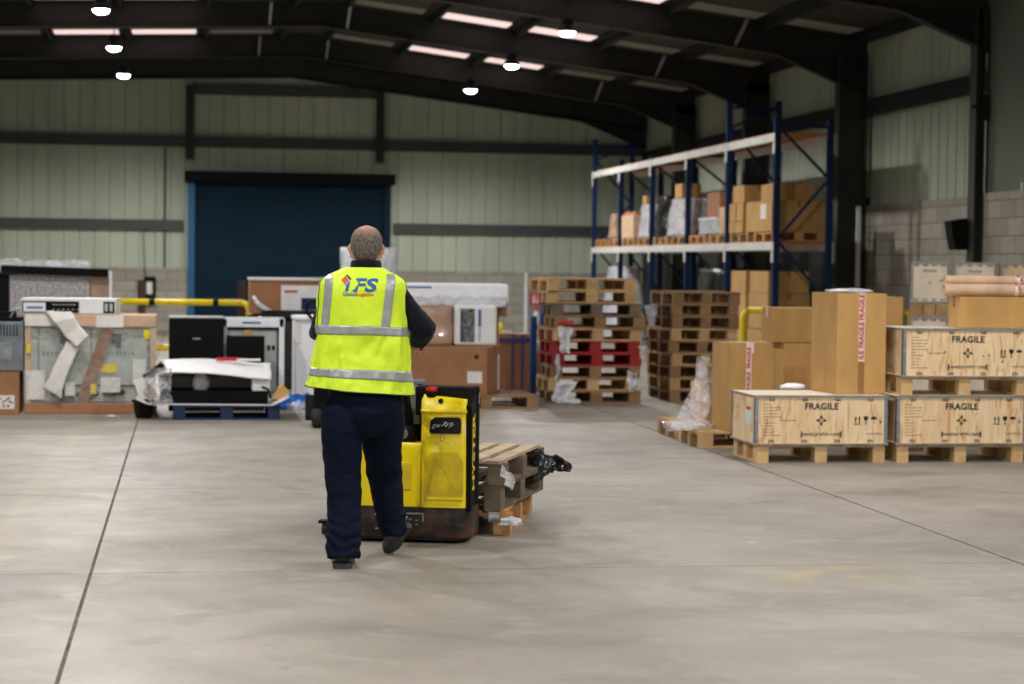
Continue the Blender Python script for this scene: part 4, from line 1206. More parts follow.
# film scraps hanging on the pallet stacks
def scrap(label, px_, py_, Y, w_, h_, m='film2', seed=1, lean=0.0, amp=.03):
    p = at(px_, py_, Y)
    return sheet(label, 'film_scrap', 'plastic film', lambda u, v: Vector((p.x + (u - .5) * w_ * (1 - .5 * v) + lean * v, p.y - .012 - .02 * math.sin(u * 7), p.z - v * h_)), m, 10, 16, amp=amp, sc=11, seed=seed, solid=0, group='film scraps on the pallet stacks')
yS = fl(556, 403.5).y - .01
scrap('white film strip hanging from the left tall stack just above the red pallets', 565, 327, yS, .18, .3, seed=21)
b = None
scrap('white film scrap caught low on the left corner of the left tall stack', 568, 382, yS, .26, .22, seed=22, lean=-.12)
scrap('white film scrap caught between the lower pallets at the right of the left stack', 632, 372, yS, .14, .22, seed=23)
scrap('white film tail near the red pallets at the right edge of the left stack', 642, 345, yS, .08, .16, seed=24)
scrap('thin white film loop at the left edge of the left tall stack', 557, 355, yS, .06, .32, seed=25)
scrap('white film scrap on the upper left edge of the stack beside the rack', 651, 305, fl(669, 402.5).y + .5, .16, .24, seed=26)
p = fl(575, 405)
blob('small white film scrap on the floor by the left tall stack', 'film_scrap', 'plastic film', (at(566, 398, yS).x, yS - .12, 0.002), (.14, .07, .05), 'film2', 31, amp=.5, group='film scraps on the pallet stacks')
p = at(567, 325, yS)
b = MB(); b.bb(p.x - .1, p.x + .08, yS - .012, yS - .004, p.z + .01, p.z + .045)
tag(b.build('red_strap', M['red']), 'short bright red strap on the front of the left tall stack', 'strap')
# ================================================================== LEFT GROUP
YC1 = fl(90, 414).y
# glazed cabinet in cardboard and clear film
x0, x1, _, zt = rect(25, 414, 156, 314, YC1)
t = thing('packed_cabinet', 'wide pale appliance behind clear film in a cardboard frame, white box on top', 'packed appliance', ((x0 + x1) / 2, YC1, 0))
w = x1 - x0; d = .6
b = MB(); b.bb(-w / 2, w / 2, 0, d, 0, .11); b.build('base_tray', M['card2'], t, bevel=.01)
b = MB(); b.bb(-w / 2 + .02, w / 2 - .02, .06, d - .02, .112, zt - .13); b.build('appliance_body', M['greyp'], t, bevel=.02)
b = MB()
for q in (-.5 + .1, .0, .44): b.bb(w * q - .004, w * q + .004, .052, .058, .14, zt - .15)
b.bb(-w / 2 + .05, w / 2 - .05, .052, .058, .28, .30); b.build('door_gap', M['dark_steel'], t)
b = MB()
for x in (-.28, .27): b.lathe([(.001, 0), (.05, .005), (.04, .03), (.001, .03)], n=16).bm
b.bm.clear()
for x in (-.28, .27):
    b.box((x * w / 1.4, .05, zt - .25), (.1, .02, .1)); b.box((x * w / 1.4 + .02, .045, zt - .32), (.05, .02, .05))
b.build('hinge_fitting', M['grey_steel'], t)
b = MB()
for q in range(9): b.box((-w * .36 + q * .042, .048, zt - .4), (.024, .002, .03))
for q in range(8): b.box((w * .1 + q * .042, .048, zt - .4), (.024, .002, .03))
b.build('faint_print', M['grey'], t)
for s_ in (-1, 1):
    b = MB(); xx = s_ * (w / 2 - .03); b.bb(xx - .03, xx + .03, 0.0, .06, .112, zt - .13); b.build('corner_post', M['card3'], t)
b = MB(); b.bb(-w / 2, w / 2, -.01, d, zt - .128, zt); b.build('top_tray', M['card3'], t, bevel=.012)
b = MB(); b.bb(-w / 2 + .0, -w * .12, -.016, -.011, zt - .12, zt - .01); b.bb(.05, .33, -.016, -.011, zt - .13, zt - .005); b.build('white_tape', M['paper'], t)
b = MB(); b.bar((w * .13, .012, zt - .13), (-w * .07, .012, .1), .12, .01, up=(0, 1, 0)); b.build('brown_strip', M['brownstrap'], t)
b = MB(); b.grid(lambda u, v: crumple(Vector(((u - .5) * w * .99, -.006, .1 + v * (zt - .22))), .012, 6, 2), 40, 30); b.build('clear_wrap', M['glass'], t, smooth=True)
b = MB(); b.bb(w * .30, w * .40, -.01, -.006, .3, .42) if False else None
b.box((w * .425, -.02, zt - .2), (.06, .003, .09)); b.box((w * .13, .045, .47), (.17, .004, .09)); b.box((.02 * w, .0, .26), (.06, .004, .1)); b.box((-w * .47, -.02, zt - .35), (.04, .003, .1)); b.build('yellow_sticker', M['yellow'], t)
b = MB(); b.box((w * .15, .0, .3), (.2, .004, .15)); b.box((w * .37, .005, .44), (.13, .004, .26)); b.box((-w * .42, -.004, .3), (.19, .004, .3)); b.box((-w * .16, .004, .26), (.1, .004, .14)); b.build('white_label', M['paper'], t)
b = MB()
for q in range(12):
    rr = random.Random(q); b.ball((-w * .35 + rr.random() * w * .6, .03, .15 + rr.random() * .08), (.05, .02, .035), 8, 6)
b.build('dark_packing', M['black'], t); 
# long draped paper sheet
S = [((143, 226), (226, 228)), ((172, 262), (243, 250)), ((205, 306), (254, 272)), ((246, 344), (284, 306)), ((214, 322), (252, 344)), ((170, 412), (208, 446)), ((138, 474), (196, 508))]
DY = [-.012, -.05, -.04, -.06, -.03, -.045, -.035]
S3 = [(at(l_[0] / 3.2, 240 + l_[1] / 3.2, YC1 - .02 + dy), at(r_[0] / 3.2, 240 + r_[1] / 3.2, YC1 - .02 + dy)) for (l_, r_), dy in zip(S, DY)]
def drape(u, v):
    k = v * (len(S3) - 1); i = min(int(k), len(S3) - 2); f = k - i
    return S3[i][0].lerp(S3[i + 1][0], f).lerp(S3[i][1].lerp(S3[i + 1][1], f), u)
o = sheet('long creased white paper sheet hanging down the front of the packed cabinet', 'paper_sheet', 'paper', drape, 'paper', 8, 60, amp=.01, sc=9, seed=4, solid=.003)
# white box on top
x0b, x1b, _, _ = rect(21, 314, 116, 298, YC1 + .1)
t2 = thing('flat_box', 'flat white box with a black panel and blue lettering, on top of the packed cabinet', 'box', ((x0b + x1b) / 2, YC1 + .04, zt + .003), R(-4))
w = (x1b - x0b); h = at(60, 298.5, YC1 + .1).z - zt
b = MB(); b.bb(-w / 2, w / 2, 0, .5, 0, h); b.build('body', M['white'], t2, bevel=.004)
b = MB(); b.bb(-w / 2 + .01, w / 2 - .01, -.003, -.0005, .01, h - .03); b.build('front_print', M['black'], t2)
b = MB(); b.bb(-w / 2 + .025, -w / 2 + .25, -.006, -.0032, .022, h - .045); b.bb(w * .115, w * .37, -.006, -.0032, .008, h - .025); b.build('white_print', M['white'], t2)
b = MB(); rr = random.Random(1); x = -w / 2 + .06
while x < -w / 2 + .215: l_ = rr.uniform(.012, .022); b.bb(x, x + l_, -.008, -.0062, .05, .075); x += l_ + .003
b.build('blue_lettering', M['bluep'], t2)
b = MB(); x = -w / 2 + .32
for q in range(7): b.bb(x + q * .035, x + q * .035 + .022, -.005, -.0032, h - .07, h - .06)
for q in range(6): b.bb(x + q * .05, x + q * .05 + .02, -.005, -.0032, .04, .05)
b.bb(w / 2 - .11, w / 2 - .08, -.005, -.0032, .03, h - .05); b.bb(w / 2 - .06, w / 2 - .03, -.005, -.0032, .03, h - .05)
b.build('small_print', M['greyp'], t2)
# bubble wrapped panel and the black bar behind
YBW = YC1 + 1.9
x0, x1, _, zb = rect(-20, 320, 90, 262.5, YBW)
t = thing('display_board', 'big bubble-wrapped panel with a black bar across its top, standing at the far left', 'panel', ((x0 + x1) / 2, YBW, 0))
w = x1 - x0
b = MB(); b.bb(-w / 2, w / 2, 0, .18, 0, zb); b.build('bubble_wrapped_body', M['bubble'], t, bevel=.03)
b = MB(); b.bb(w / 2 + .01, w / 2 + .21, .02, .16, 0, zb - .12); b.build('brown_side_panel', M['wrapb'], t)
b = MB(); b.bb(w / 2 + .21, w / 2 + .235, .0, .18, 0, zb - .08); b.build('pale_edge', M['foam'], t)
b = MB(); xa = at(1, 266, YBW - .08).x - (x0 + x1) / 2; xb = at(108, 269, YBW - .08).x - (x0 + x1) / 2
b.bar((xa, -.06, zb - .07), (xb, -.06, zb - .1), .07, .09, up=(0, 0, 1)); b.build('black_bar', M['black'], t, bevel=.015)
b = MB(); b.grid(lambda u, v: crumple(Vector(((u - .5) * w * 1.0, -.03, zb - .06 + v * .1)), .03, 7, 8), 50, 6); b.build('film_edge', M['film2'], t, smooth=True)
# far-left pile: carton, grey machine, black items
YM = YC1 - .15
x1 = at(18.5, 390, YM).x; zc = at(10, 372, YM).z
t = carton('brown carton on the floor at the left edge, under the grey machine', x1 - .62, x1, YM, YM + .5, 0, zc, m='card2')
b = MB(); b.box((.31 - .12, -.251, zc * .3), (.16, .002, .14)); b.build('label', M['paper'], t)
b = MB(); rr = random.Random(3)
for q in range(16): b.box((.31 - .18 + rr.random() * .12, -.253, zc * .3 - .05 + rr.random() * .1), (.02, .001, .012))
b.build('label_print', M['ink'], t)
x1m = at(22.5, 345, YM).x; zm = at(10, 322, YM).z
t = thing('grey_machine', 'grey slatted machine standing on the brown carton at the left edge', 'appliance', (x1m - .33, YM + .3, zc + .003))
hm = zm - zc
b = MB(); b.box((0, 0, hm / 2), (.66, .5, hm)); b.build('housing', M['grey'], t, bevel=.015)
b = MB()
for q in range(7): b.box((.31 - .04 - .032 * q, -.252, hm * .82), (.014, .004, hm * .22))
b.build('vent_slot', M['dark_steel'], t)
b = MB(); b.box((.12, -.252, hm * .42), (.2, .004, hm * .35)); b.build('label', M['galv'], t)
b = MB(); b.box((0, 0, hm + .02), (.6, .45, .04)); b.box((.14, -.1, hm + .07), (.22, .2, .06)); b.build('black_lid', M['black'], t)
b = MB(); b.tube([(.2, -.2, hm + .04), (.24, -.2, hm + .12), (.3, -.18, hm + .14)], .012, 8); b.build('fitting', M['galv'], t)
p = at(6, 280, YM + .25)
t = thing('black_speaker', 'black upright box standing on the grey machine at the left edge', 'appliance', (p.x - .22, YM + .3, zm + .105))
b = MB(); b.box((0, .0, .2), (.5, .3, max(.2, (p.z - zm - .05)))) if False else b.box((0, 0, (p.z - zm - .05) / 2), (.5, .12, p.z - zm - .05)); b.build('body', M['black'], t, bevel=.01)
b = MB(); b.box((.02, -.02, p.z - zm - .04), (.62, .14, .02)); b.build('top_edge', M['blackg'], t)
x = at(20.5, 400, YM + .6).x
b = MB(); b.bb(x - .03, x + .03, YM + .51, YM + .6, 0, at(20, 372, YM).z); 
tag(b.build('black_post', M['black']), 'narrow black upright between the brown carton and the packed cabinet', 'post')
# open carton with screens on the blue pallet
YF1 = fl(225, 420).y
x0, x1 = at(173, 415, YF1).x, at(280, 415, YF1).x
make_pallet(x1 - x0, .8, 'dark blue pallet on the floor under the torn flat carton', M['navy2'], nd=5, loc=((x0 + x1) / 2, YF1 + .4, 0))
t = thing('torn_carton', 'torn flat white carton with black screens inside, lying on the blue pallet', 'box', (at(220, 400, YF1).x, YF1, .147))
cx = at(220, 400, YF1).x
def L(px_, py_, dy=0.0): p = at(px_, py_, YF1 + dy); return Vector((p.x - cx, dy, p.z - .147))
b = MB(); 
lo = [L(136, 403), L(152, 405.5), L(272, 405.5), L(290, 396)]
rings = []
for dy in (-.02, .82):
    rings.append([Vector((q.x, dy, max(q.z, 0.0) if i in (1, 2) else q.z)) for i, q in enumerate([L(136, 399), L(148, 404), L(272, 405), L(290, 396)])])
b.loft(rings, closed=False); b.build('bottom_flap', M['white'], t, solid=.012)
b = MB(); z0 = .012
b.bb(L(160, 400).x, L(268, 400).x, .02, .74, z0, L(200, 391).z); b.build('black_screen', M['black'], t, bevel=.01)
b = MB(); b.bb(L(158, 400).x, L(255, 400).x, .3, .72, L(200, 391).z + .002, L(200, 375).z - .02); b.build('stacked_screen', M['blackg'], t, bevel=.01)
# lid: white top flap, slightly bowed and slanting down to the front
def lid(u, v):
    a = L(160, 363).lerp(L(273, 365), u); c = L(164, 372).lerp(L(271, 378), u)
    p = Vector((a.x + (c.x - a.x) * v, .62 - .7 * v, a.z + (c.z - a.z) * v ** 1.0))
    p.z += .015 * math.sin(u * 5) - .0
    return crumple(p, .012, 5, 6)
b = MB(); b.grid(lambda u, v: lid(u, v), 24, 10); b.build('lid', M['white'], t, smooth=True, solid=.012)
b = MB(); a0, a1, a2, a3 = L(161, 363, 0), L(142, 377, 0), L(151, 378, 0), L(166, 368, 0)
b.loft([[a0 + Vector((0, .3, 0)), a1 + Vector((0, .3, 0)), a2 + Vector((0, .3, 0)), a3 + Vector((0, .3, 0))], [a0 - Vector((0, .02, 0)), a1 - Vector((0, .02, 0)), a2, a3]]); b.build('dark_side_flap', M['black'], t)
b = MB(); b.bb(L(252, 400).x, L(270, 400).x, .0, .7, L(260, 391).z, L(260, 379).z); b.build('white_end_block', M['foam'], t, bevel=.01)
b = MB(); b.bar(L(275, 398) + Vector((0, .1, 0)), L(286, 388) + Vector((0, .1, 0)), .3, .09, up=(0, 0, 1)); b.build('corner_block', M['card'], t)
b = MB(); b.bar(L(272, 404) + Vector((0, .0, 0)), L(288, 396) + Vector((0, .0, 0)), .3, .02, up=(0, 0, 1)); b.build('right_flap', M['white'], t)
b = MB(); b.tube([L(262, 387), L(268, 389) + Vector((0, -.03, 0)), L(271, 398) + Vector((0, -.05, 0))], .012, 8); b.build('cable', M['black'], t)
b = MB(); b.ball(L(201, 384) + Vector((0, .2, 0)), (.09, .08, .1), 14, 10); b.build('foam_ball', M['film2'], t, smooth=True)
b = MB(); b.bar(L(138, 378) + Vector((0, -.05, 0)), L(144, 395) + Vector((0, -.05, 0)), .1, .01, up=(0, 1, 0)); b.build('loose_paper', M['paper'], t)
b = MB(); b.box(L(229, 364.5) + Vector((0, .5, .03)), (.24, .03, .035)); b.build('red_strip', M['redprint'], t)
b = MB(); b.box(L(250, 365) + Vector((0, .46, .03)), (.24, .1, .02)); b.build('white_card', M['paper'], t)
p = at(158, 392, YF1 - .06)
sheet('crumpled clear film spilling from the left of the torn carton', 'film_scrap', 'plastic film', lambda u, v: Vector((at(146, 390, YF1).x + u * .28, YF1 - .05 - .1 * math.sin(u * 3), at(150, 402, YF1).z + v * .34)), 'film', 20, 20, amp=.08, sc=8, seed=9, solid=0)
x0, x1, _, z1 = rect(133, 420, 153, 402, YF1 + .1)
t = thing('black_tub', 'low black tub on the floor left of the blue pallet', 'tub', ((x0 + x1) / 2, YF1 + .3, 0))
b = MB(); b.lathe([(.08, 0), (.105, .16), (.115, .165), (.1, .165), (.08, .02)], n=18); b.build('bowl', M['rubber'], t, smooth=True)
b = MB(); b.lathe([(.1, .166), (.118, .17), (.118, .18), (.1, .185)], n=18); b.build('rim', M['black'], t)
# black appliance, white frame, small black box behind
YG = YC1 + .45
x0, x1, _, zg = rect(169, 400, 223.5, 318, YG)
t = thing('black_appliance', 'large black appliance standing behind the torn carton', 'appliance', ((x0 + x1) / 2, YG + .25, 0))
w = x1 - x0
b = MB(); b.box((0, 0, zg / 2), (w, .5, zg)); b.build('body', M['black'], t, bevel=.012)
b = MB(); b.box((0, 0, zg + .008), (w - .01, .49, .014)); b.build('top_panel', M['greyp'], t)
b = MB(); b.box((.0, -.252, zg * .78), (.08, .003, .018)); b.build('badge', M['galv'], t)
YH = YG + .5
x0, x1, _, zh = rect(222, 402, 284, 318, YH)
t = thing('white_cabinet', 'white framed cabinet with a grey inset panel behind the black boxes', 'cabinet', ((x0 + x1) / 2, YH + .3, 0))
w = x1 - x0
b = MB(); b.box((0, 0, zh / 2), (w, .5, zh)); b.build('body', M['greyp'], t)
b = MB(); b.box((0, -.255, zh - .05), (w + .01, .03, .1)); b.box((w / 2 - .03, -.255, zh / 2), (.06, .03, zh)); b.box((-w / 2 + .03, -.255, zh / 2), (.06, .03, zh)); b.box((0, -.255, .05), (w, .03, .1)); b.build('white_frame', M['foam'], t, bevel=.008)
b = MB(); b.box((0, -.262, zh - .115), (w - .12, .02, .02)); b.box((w / 2 - .07, -.262, zh / 2), (.015, .02, zh - .25)); b.build('black_gasket', M['black'], t)
b = MB(); b.box((.17, -.258, zh * .67), (.03, .01, .05)); b.box((.22, -.258, zh * .67), (.03, .01, .05)); b.build('vent_hole', M['black'], t)
b = MB(); b.box((-.02, -.273, zh - .05), (.2, .003, .02)); b.build('blue_label', M['bluep'], t)
x0, x1, _, zs = rect(227, 400, 264, 336, YG + .12)
t = thing('black_box', 'smaller black box beside the large black appliance, a brown scrap on top', 'box', ((x0 + x1) / 2, YG + .2, 0))
b = MB(); b.box((0, 0, zs / 2), (x1 - x0, .3, zs)); b.build('body', M['black'], t, bevel=.01)
b = MB(); b.box((.03, 0, zs + .03), (.09, .1, .055)); b.build('brown_scrap', M['card'], t)
# black shelving load with the large carton on top
YI = 25.6
x0, x1, _, zi = rect(249, 395, 345, 315, YI)
wrapped('black film-wrapped load under the large brown carton, in front of the roller door', x0, x1, YI, YI + .8, 0, zi - .01, n=4, fm='blackfilm', inner='grey', seed=14, taper=1.0)
x0, x1, _, zk = rect(250, 315, 345, 279.5, YI)
t = carton('large brown carton with a picture label on top of the black wrapped load', x0, x1, YI, YI + .7, zi + .02, zk, m='card2')
b = MB(); b.bb((x1 - x0) * -.5 + (281 - 250) / 95 * (x1 - x0), (x1 - x0) * .3, -.353, -.35, .04, (zk - zi) * .8); b.build('picture_label', M['white'], t)
b = MB(); b.bb((x1 - x0) * -.5 + (301 - 250) / 95 * (x1 - x0), (x1 - x0) * .25, -.356, -.3535, .05, (zk - zi) * .45); b.build('dark_picture', M['navy'], t)
b = MB(); b.bb((x1 - x0) * -.5 + (284 - 250) / 95 * (x1 - x0), (x1 - x0) * .0, -.356, -.3535, (zk - zi) * .6, (zk - zi) * .66); b.build('red_print', M['redprint'], t)
b = MB(); b.box((0, 0, zk - zi - .01), (x1 - x0 + .02, .72, .03)); b.build('white_lid_edge', M['white'], t)
b = MB(); b.tube([at(253, 296, YI - .03) - Vector(t.location), at(258, 304, YI - .04) - Vector(t.location), at(268, 311, YI - .05) - Vector(t.location), at(274, 313, YI - .05) - Vector(t.location)], [.02, .03, .035, .02], 8); b.build('twisted_film', M['film2'], t, smooth=True)
b = MB(); x0, x1, z0, z1 = rect(262, 318, 325, 310, YI - .1)
b.bb(x0, x1, YI - .14, YI - .06, z0, z1); 
tag(b.build('black_rail', M['blackg']), 'dark glossy rail along the top of the black wrapped load', 'rail')
# white freezer front
YJ = YC1 + 1.35
x0, x1, _, zj = rect(295, 400, 340, 320, YJ)
t = thing('white_appliance', 'white upright appliance panel behind the left side of the man', 'appliance', ((x0 + x1) / 2, YJ + .3, 0))
w = x1 - x0
b = MB(); b.box((0, 0, zj / 2), (w, .55, zj)); b.build('body', M['foam'], t, bevel=.02)
b = MB(); b.box((0, -.02, zj + .02), (w + .03, .6, .05)); b.build('lid', M['foam'], t, bevel=.02)
b = MB(); b.box((-w / 2 + .03, -.28, zj * .85), (.08, .02, zj * .26)); b.build('rounded_corner', M['white'], t, bevel=.01)
# tall wrapped appliance behind the head
YK = 26.2
x0, x1, _, zk = rect(343, 400, 397, 247, YK)
wrapped('tall white film-wrapped appliance directly behind the head of the man', x0, x1, YK, YK + .6, 0, zk, n=1, fm='film2', inner='foam', seed=17, taper=1.0, name='wrapped_appliance', cat='appliance')
# blue film and bits on floor
p = fl(300, 409)
blob('crumpled bright blue plastic sheet on the floor beside the white appliance', 'blue_film', 'plastic film', (p.x, p.y, .002), (.2, .16, .1), 'bluefilm', 41, amp=.5)
p = fl(300, 412)
blob('crumpled clear film in front of the blue plastic sheet', 'film_scrap', 'plastic film', (p.x - .02, p.y - .26, .002), (.13, .07, .08), 'film', 42, amp=.6)
p = fl(113, 417)
blob('small white paper scrap on the floor in front of the packed cabinet', 'paper_scrap', 'paper', (p.x, p.y, .001), (.06, .04, .012), 'paper', 43, amp=.7)
p = fl(752, 543)
b = MB(); b.box((p.x, p.y, .003), (.05, .012, .004), rz=.4); tag(b.build('paper_scrap', M['white']), 'tiny white scrap lying on the open concrete floor', 'paper')

# ================================================================== HAND PALLET TRUCK behind the man
pw = fl(316, 428); 
t = thing('hand_pallet_truck', 'black hand pallet truck with a loop handle standing behind the man', 'pallet truck', (pw.x + .07, pw.y, 0), R(-14))
b = MB(); b.lathe([(.02, -.09), (.085, -.09), (.095, -.08), (.095, -.01), (.085, 0), (.02, 0)], c=(-.01, .0, .095), axis='X', n=24); b.build('wheel', M['rubber'], t, autos=True)
b = MB(); b.lathe([(.02, .01), (.085, .01), (.095, .02), (.095, .09), (.085, .1), (.02, .1)], c=(-.0, .0, .095), axis='X', n=24); b.build('wheel', M['rubber'], t, autos=True)
b = MB(); b.cyl((0, 0, .06), (0, 0, .42), .05, .035); b.box((0, .06, .25), (.2, .1, .3)); b.build('pump', M['black'], t)
for s_ in (-1, 1):
    b = MB(); b.box((s_ * .13, .7, .085), (.14, 1.15, .05)); b.build('fork', M['dark_steel'], t)
b = MB(); b.box((0, .14, .2), (.4, .06, .22)); b.build('frame', M['dark_steel'], t)
b = MB(); b.tube([(0, -.03, .3), (0, -.1, .6), (0, -.14, .98)], .02, 10); b.build('tiller', M['black'], t)
b = MB(); b.tube([(0, -.14, .96), (-.05, -.145, 1.0), (-.13, -.15, 1.1), (-.15, -.155, 1.17), (-.11, -.16, 1.22), (0, -.16, 1.23), (.11, -.16, 1.22), (.15, -.155, 1.17), (.13, -.15, 1.1), (.05, -.145, 1.0), (0, -.14, .96)], .014, 8); b.build('loop_handle', M['black'], t, smooth=True)
# ================================================================== PALLET TRUCK (yellow, powered)
HD = R(-16.5)
M['ty'] = mat('truck_yellow', (236, 208, 8), .38, 0, var=.0, coat=.15)
def scuffed():
    m = M['ty']; nt = m.node_tree; N = nt.nodes; L = nt.links; b = N['Principled BSDF']
    t = N.new('ShaderNodeTexCoord'); base = (*lin((244, 217, 2)), 1)
    n1 = N.new('ShaderNodeTexNoise'); n1.inputs['Scale'].default_value = 30; n1.inputs['Detail'].default_value = 8; L.new(t.outputs['Object'], n1.inputs['Vector'])
    n2 = N.new('ShaderNodeTexNoise'); n2.inputs['Scale'].default_value = 3.5; n2.inputs['Detail'].default_value = 4; L.new(t.outputs['Object'], n2.inputs['Vector'])
    a = N.new('ShaderNodeMath'); a.operation = 'MULTIPLY'; L.new(n1.outputs['Fac'], a.inputs[0]); L.new(n2.outputs['Fac'], a.inputs[1])
    r = N.new('ShaderNodeMapRange'); r.inputs['From Min'].default_value = .27; r.inputs['From Max'].default_value = .42; r.inputs['To Max'].default_value = .4
    L.new(a.outputs[0], r.inputs['Value'])
    mx = N.new('ShaderNodeMixRGB'); mx.inputs['Color1'].default_value = base; mx.inputs['Color2'].default_value = (*lin((176, 152, 40)), 1)
    L.new(r.outputs['Result'], mx.inputs['Fac']); 
    n3 = N.new('ShaderNodeTexNoise'); n3.inputs['Scale'].default_value = 55; n3.inputs['Detail'].default_value = 5; L.new(t.outputs['Object'], n3.inputs['Vector'])
    n4 = N.new('ShaderNodeTexNoise'); n4.inputs['Scale'].default_value = 4; L.new(t.outputs['Object'], n4.inputs['Vector'])
    a2 = N.new('ShaderNodeMath'); a2.operation = 'MULTIPLY'; L.new(n3.outputs['Fac'], a2.inputs[0]); L.new(n4.outputs['Fac'], a2.inputs[1])
    r2 = N.new('ShaderNodeMapRange'); r2.inputs['From Min'].default_value = .33; r2.inputs['From Max'].default_value = .37; r2.inputs['To Max'].default_value = .8; L.new(a2.outputs[0], r2.inputs['Value'])
    m2 = N.new('ShaderNodeMixRGB'); m2.inputs['Color2'].default_value = (*lin((232, 222, 170)), 1)
    L.new(mx.outputs['Color'], m2.inputs['Color1']); L.new(r2.outputs['Result'], m2.inputs['Fac']); L.new(m2.outputs['Color'], b.inputs['Base Color'])
scuffed()
M['skirt'] = mat('truck_skirt_black', (22, 20, 19), .55, .1, col2=(92, 62, 44), scale=5, fac=(.42, .66), stretch=(1, 1, 1.6), detail=9)
M['dirt'] = mat('scuffed_yellow_recess', (236, 206, 6), .5, 0, col2=(190, 164, 40), scale=9, fac=(.35, .7), detail=8)
M['dpanel'] = mat('display_black', (14, 14, 17), .25)
pr = fl(466, 545)
rv = Vector((math.cos(HD), math.sin(HD), 0)); fv = Vector((-math.sin(HD), math.cos(HD), 0))
WT = .72
org = Vector((pr.x, pr.y, 0)) - rv * (WT / 2 - .03)
T = thing('powered_pallet_truck', 'yellow and black electric pallet truck steered by the man in the hi-vis vest', 'pallet truck', org, HD)
TM = Matrix.Translation(org) @ Matrix.Rotation(HD, 4, 'Z')
TI = TM.inverted()
# helper: image point -> local coordinates on the plane local-y = yy
def tl(px_, py_, yy=0.0):
    d = TI.to_3x3() @ ray(px_, py_); o = TI @ Vector((0, 0, CAMZ)); k = (yy - o.y) / d.y
    return o + d * k
def rr_poly(x0, x1, y0, y1, rbl, rbr=None, rfr=.02, rfl=.02, n=6):
    rbr = rbl if rbr is None else rbr; P = []
    for cx, cy, r_, a0 in ((x0 + rbl, y0 + rbl, rbl, 180), (x1 - rbr, y0 + rbr, rbr, 270), (x1 - rfr, y1 - rfr, rfr, 0), (x0 + rfl, y1 - rfl, rfl, 90)):
        for k in range(n + 1):
            a = R(a0 + 90 * k / n); P.append((cx + r_ * math.cos(a), cy + r_ * math.sin(a)))
    return P
xR = WT / 2; xL = -WT / 2
zs = tl(440, 508).z; 
D = .30
# skirt
b = MB()
P = rr_poly(xL, xR, 0, D, .10, .10)
rings = []
for z, k in ((.035, .97), (.05, 1.0), (zs - .02, 1.0), (zs, .985)):
    rings.append([Vector((x * k, D / 2 + (y - D / 2) * k, z)) for x, y in P])
b.loft(rings); b.build('skirt', M['skirt'], T, autos=True)
b = MB(); b.loft([[Vector((x * .9, D / 2 + (y - D / 2) * .9, z)) for x, y in P] for z in (.02, .04)]); b.build('underside', M['rubber'], T)
for x in (-.0,):
    b = MB(); b.lathe([(.02, -.04), (.11, -.04), (.115, -.03), (.115, .03), (.11, .04), (.02, .04)], c=(0, D / 2, .1152), axis='X', n=24); b.build('drive_wheel', M['rubber'], T)
# lower yellow cowl: a low deck at the left, tower on the right
zc = tl(400, 443).z; zt = tl(440, 399).z
xt = tl(420, 470).x; xcr = tl(465, 470, 0).x
b = MB()
P1 = rr_poly(xL + .02, xR - .06, .02, .22, .07, .05)
rings = []
for z, k in ((zs + .001, 1.0), (zs + .03, 1.0), (zc - .03, .985), (zc - .008, .97), (zc, .93)):
    rings.append([Vector(((x - .0) * k, .16 + (y - .16) * k, z)) for x, y in P1])
b.loft(rings); b.build('lower_cowl', M['ty'], T, autos=True)
# tower cowl
x0 = xt; x1 = xR - .035
b = MB(); P2 = rr_poly(x0, x1, -.004, .19, .03, .035)
cx = (x0 + x1) / 2
rings = []
for z, k, dy in ((zs + .002, 1.0, 0), (zs + .04, 1.0, 0), (zt - .07, 1.0, .012), (zt - .03, .985, .02), (zt, .94, .04)):
    rings.append([Vector((cx + (x - cx) * k, .15 + (y - .15) * k + dy, z + (.012 if z > .7 else 0) * (-(x - cx) / (x1 - cx)))) for x, y in P2])
b.loft(rings); b.build('tower_cowl', M['ty'], T, autos=True)
# upper brow of the tower (a shallow lip)
def yface(z):      # rear face y of the tower at height z
    return -.004 + .012 * max(0, min(1, (z - zs - .04) / (zt - .07 - zs - .04)))
zl0 = tl(440, 413).z
b = MB(); b.bb(x0 + .012, x1 - .02, -.012, .03, zl0, zl0 + .012) if False else None
bm_ = rr_poly(x0 - .002, x1 + .0, -.014, .2, .03, .035)
rings = []
for z, k, dy in ((zl0, 1.0, .006), (zl0 + .01, 1.01, .0), (zt - .06, 1.0, .012), (zt - .02, .985, .022), (zt + .008, .93, .045)):
    rings.append([Vector((cx + (x - cx) * k, .1 + (y - .1) * k + dy, z + (.012 if z > .8 else 0) * (-(x - cx) / (x1 - cx)))) for x, y in bm_])
b.loft(rings); b.build('tower_brow', M['ty'], T, autos=True)
# display panel
a = tl(430, 417); c = tl(461, 434)
b = MB(); yy = .0
P3 = [(a.x + .01, c.z), (c.x - .01, c.z), (c.x, c.z + .01), (c.x, a.z - .012), (c.x - .01, a.z), (a.x + .03, a.z), (a.x + .005, a.z - .02), (a.x, c.z + .01)]
b.prism(P3, -.006, .04); dp = b.build('display_panel', M['dpanel'], T)
b = MB(); b.prism([(x * 1.0 + (x - (a.x + c.x) / 2) * .06, z + (z - (a.z + c.z) / 2) * .12) for x, z in P3], -.002, .035); b.build('panel_surround', M['dirt'], T)
b = MB(); rr = random.Random(6)
q = a.x + .02
mz = (a.z + c.z) / 2
add_text(b, 'gw', .04, face_y(a.x + .035, -.0075, mz), shear=.3)
for k in range(3):
    p0 = Vector((a.x + .07 + .02 * k, -.008, mz - .012 + rr.random() * .01)); b.bar(p0, p0 + Vector((.022, 0, .018 + .01 * rr.random())), .003, .003, up=(0, 1, 0))
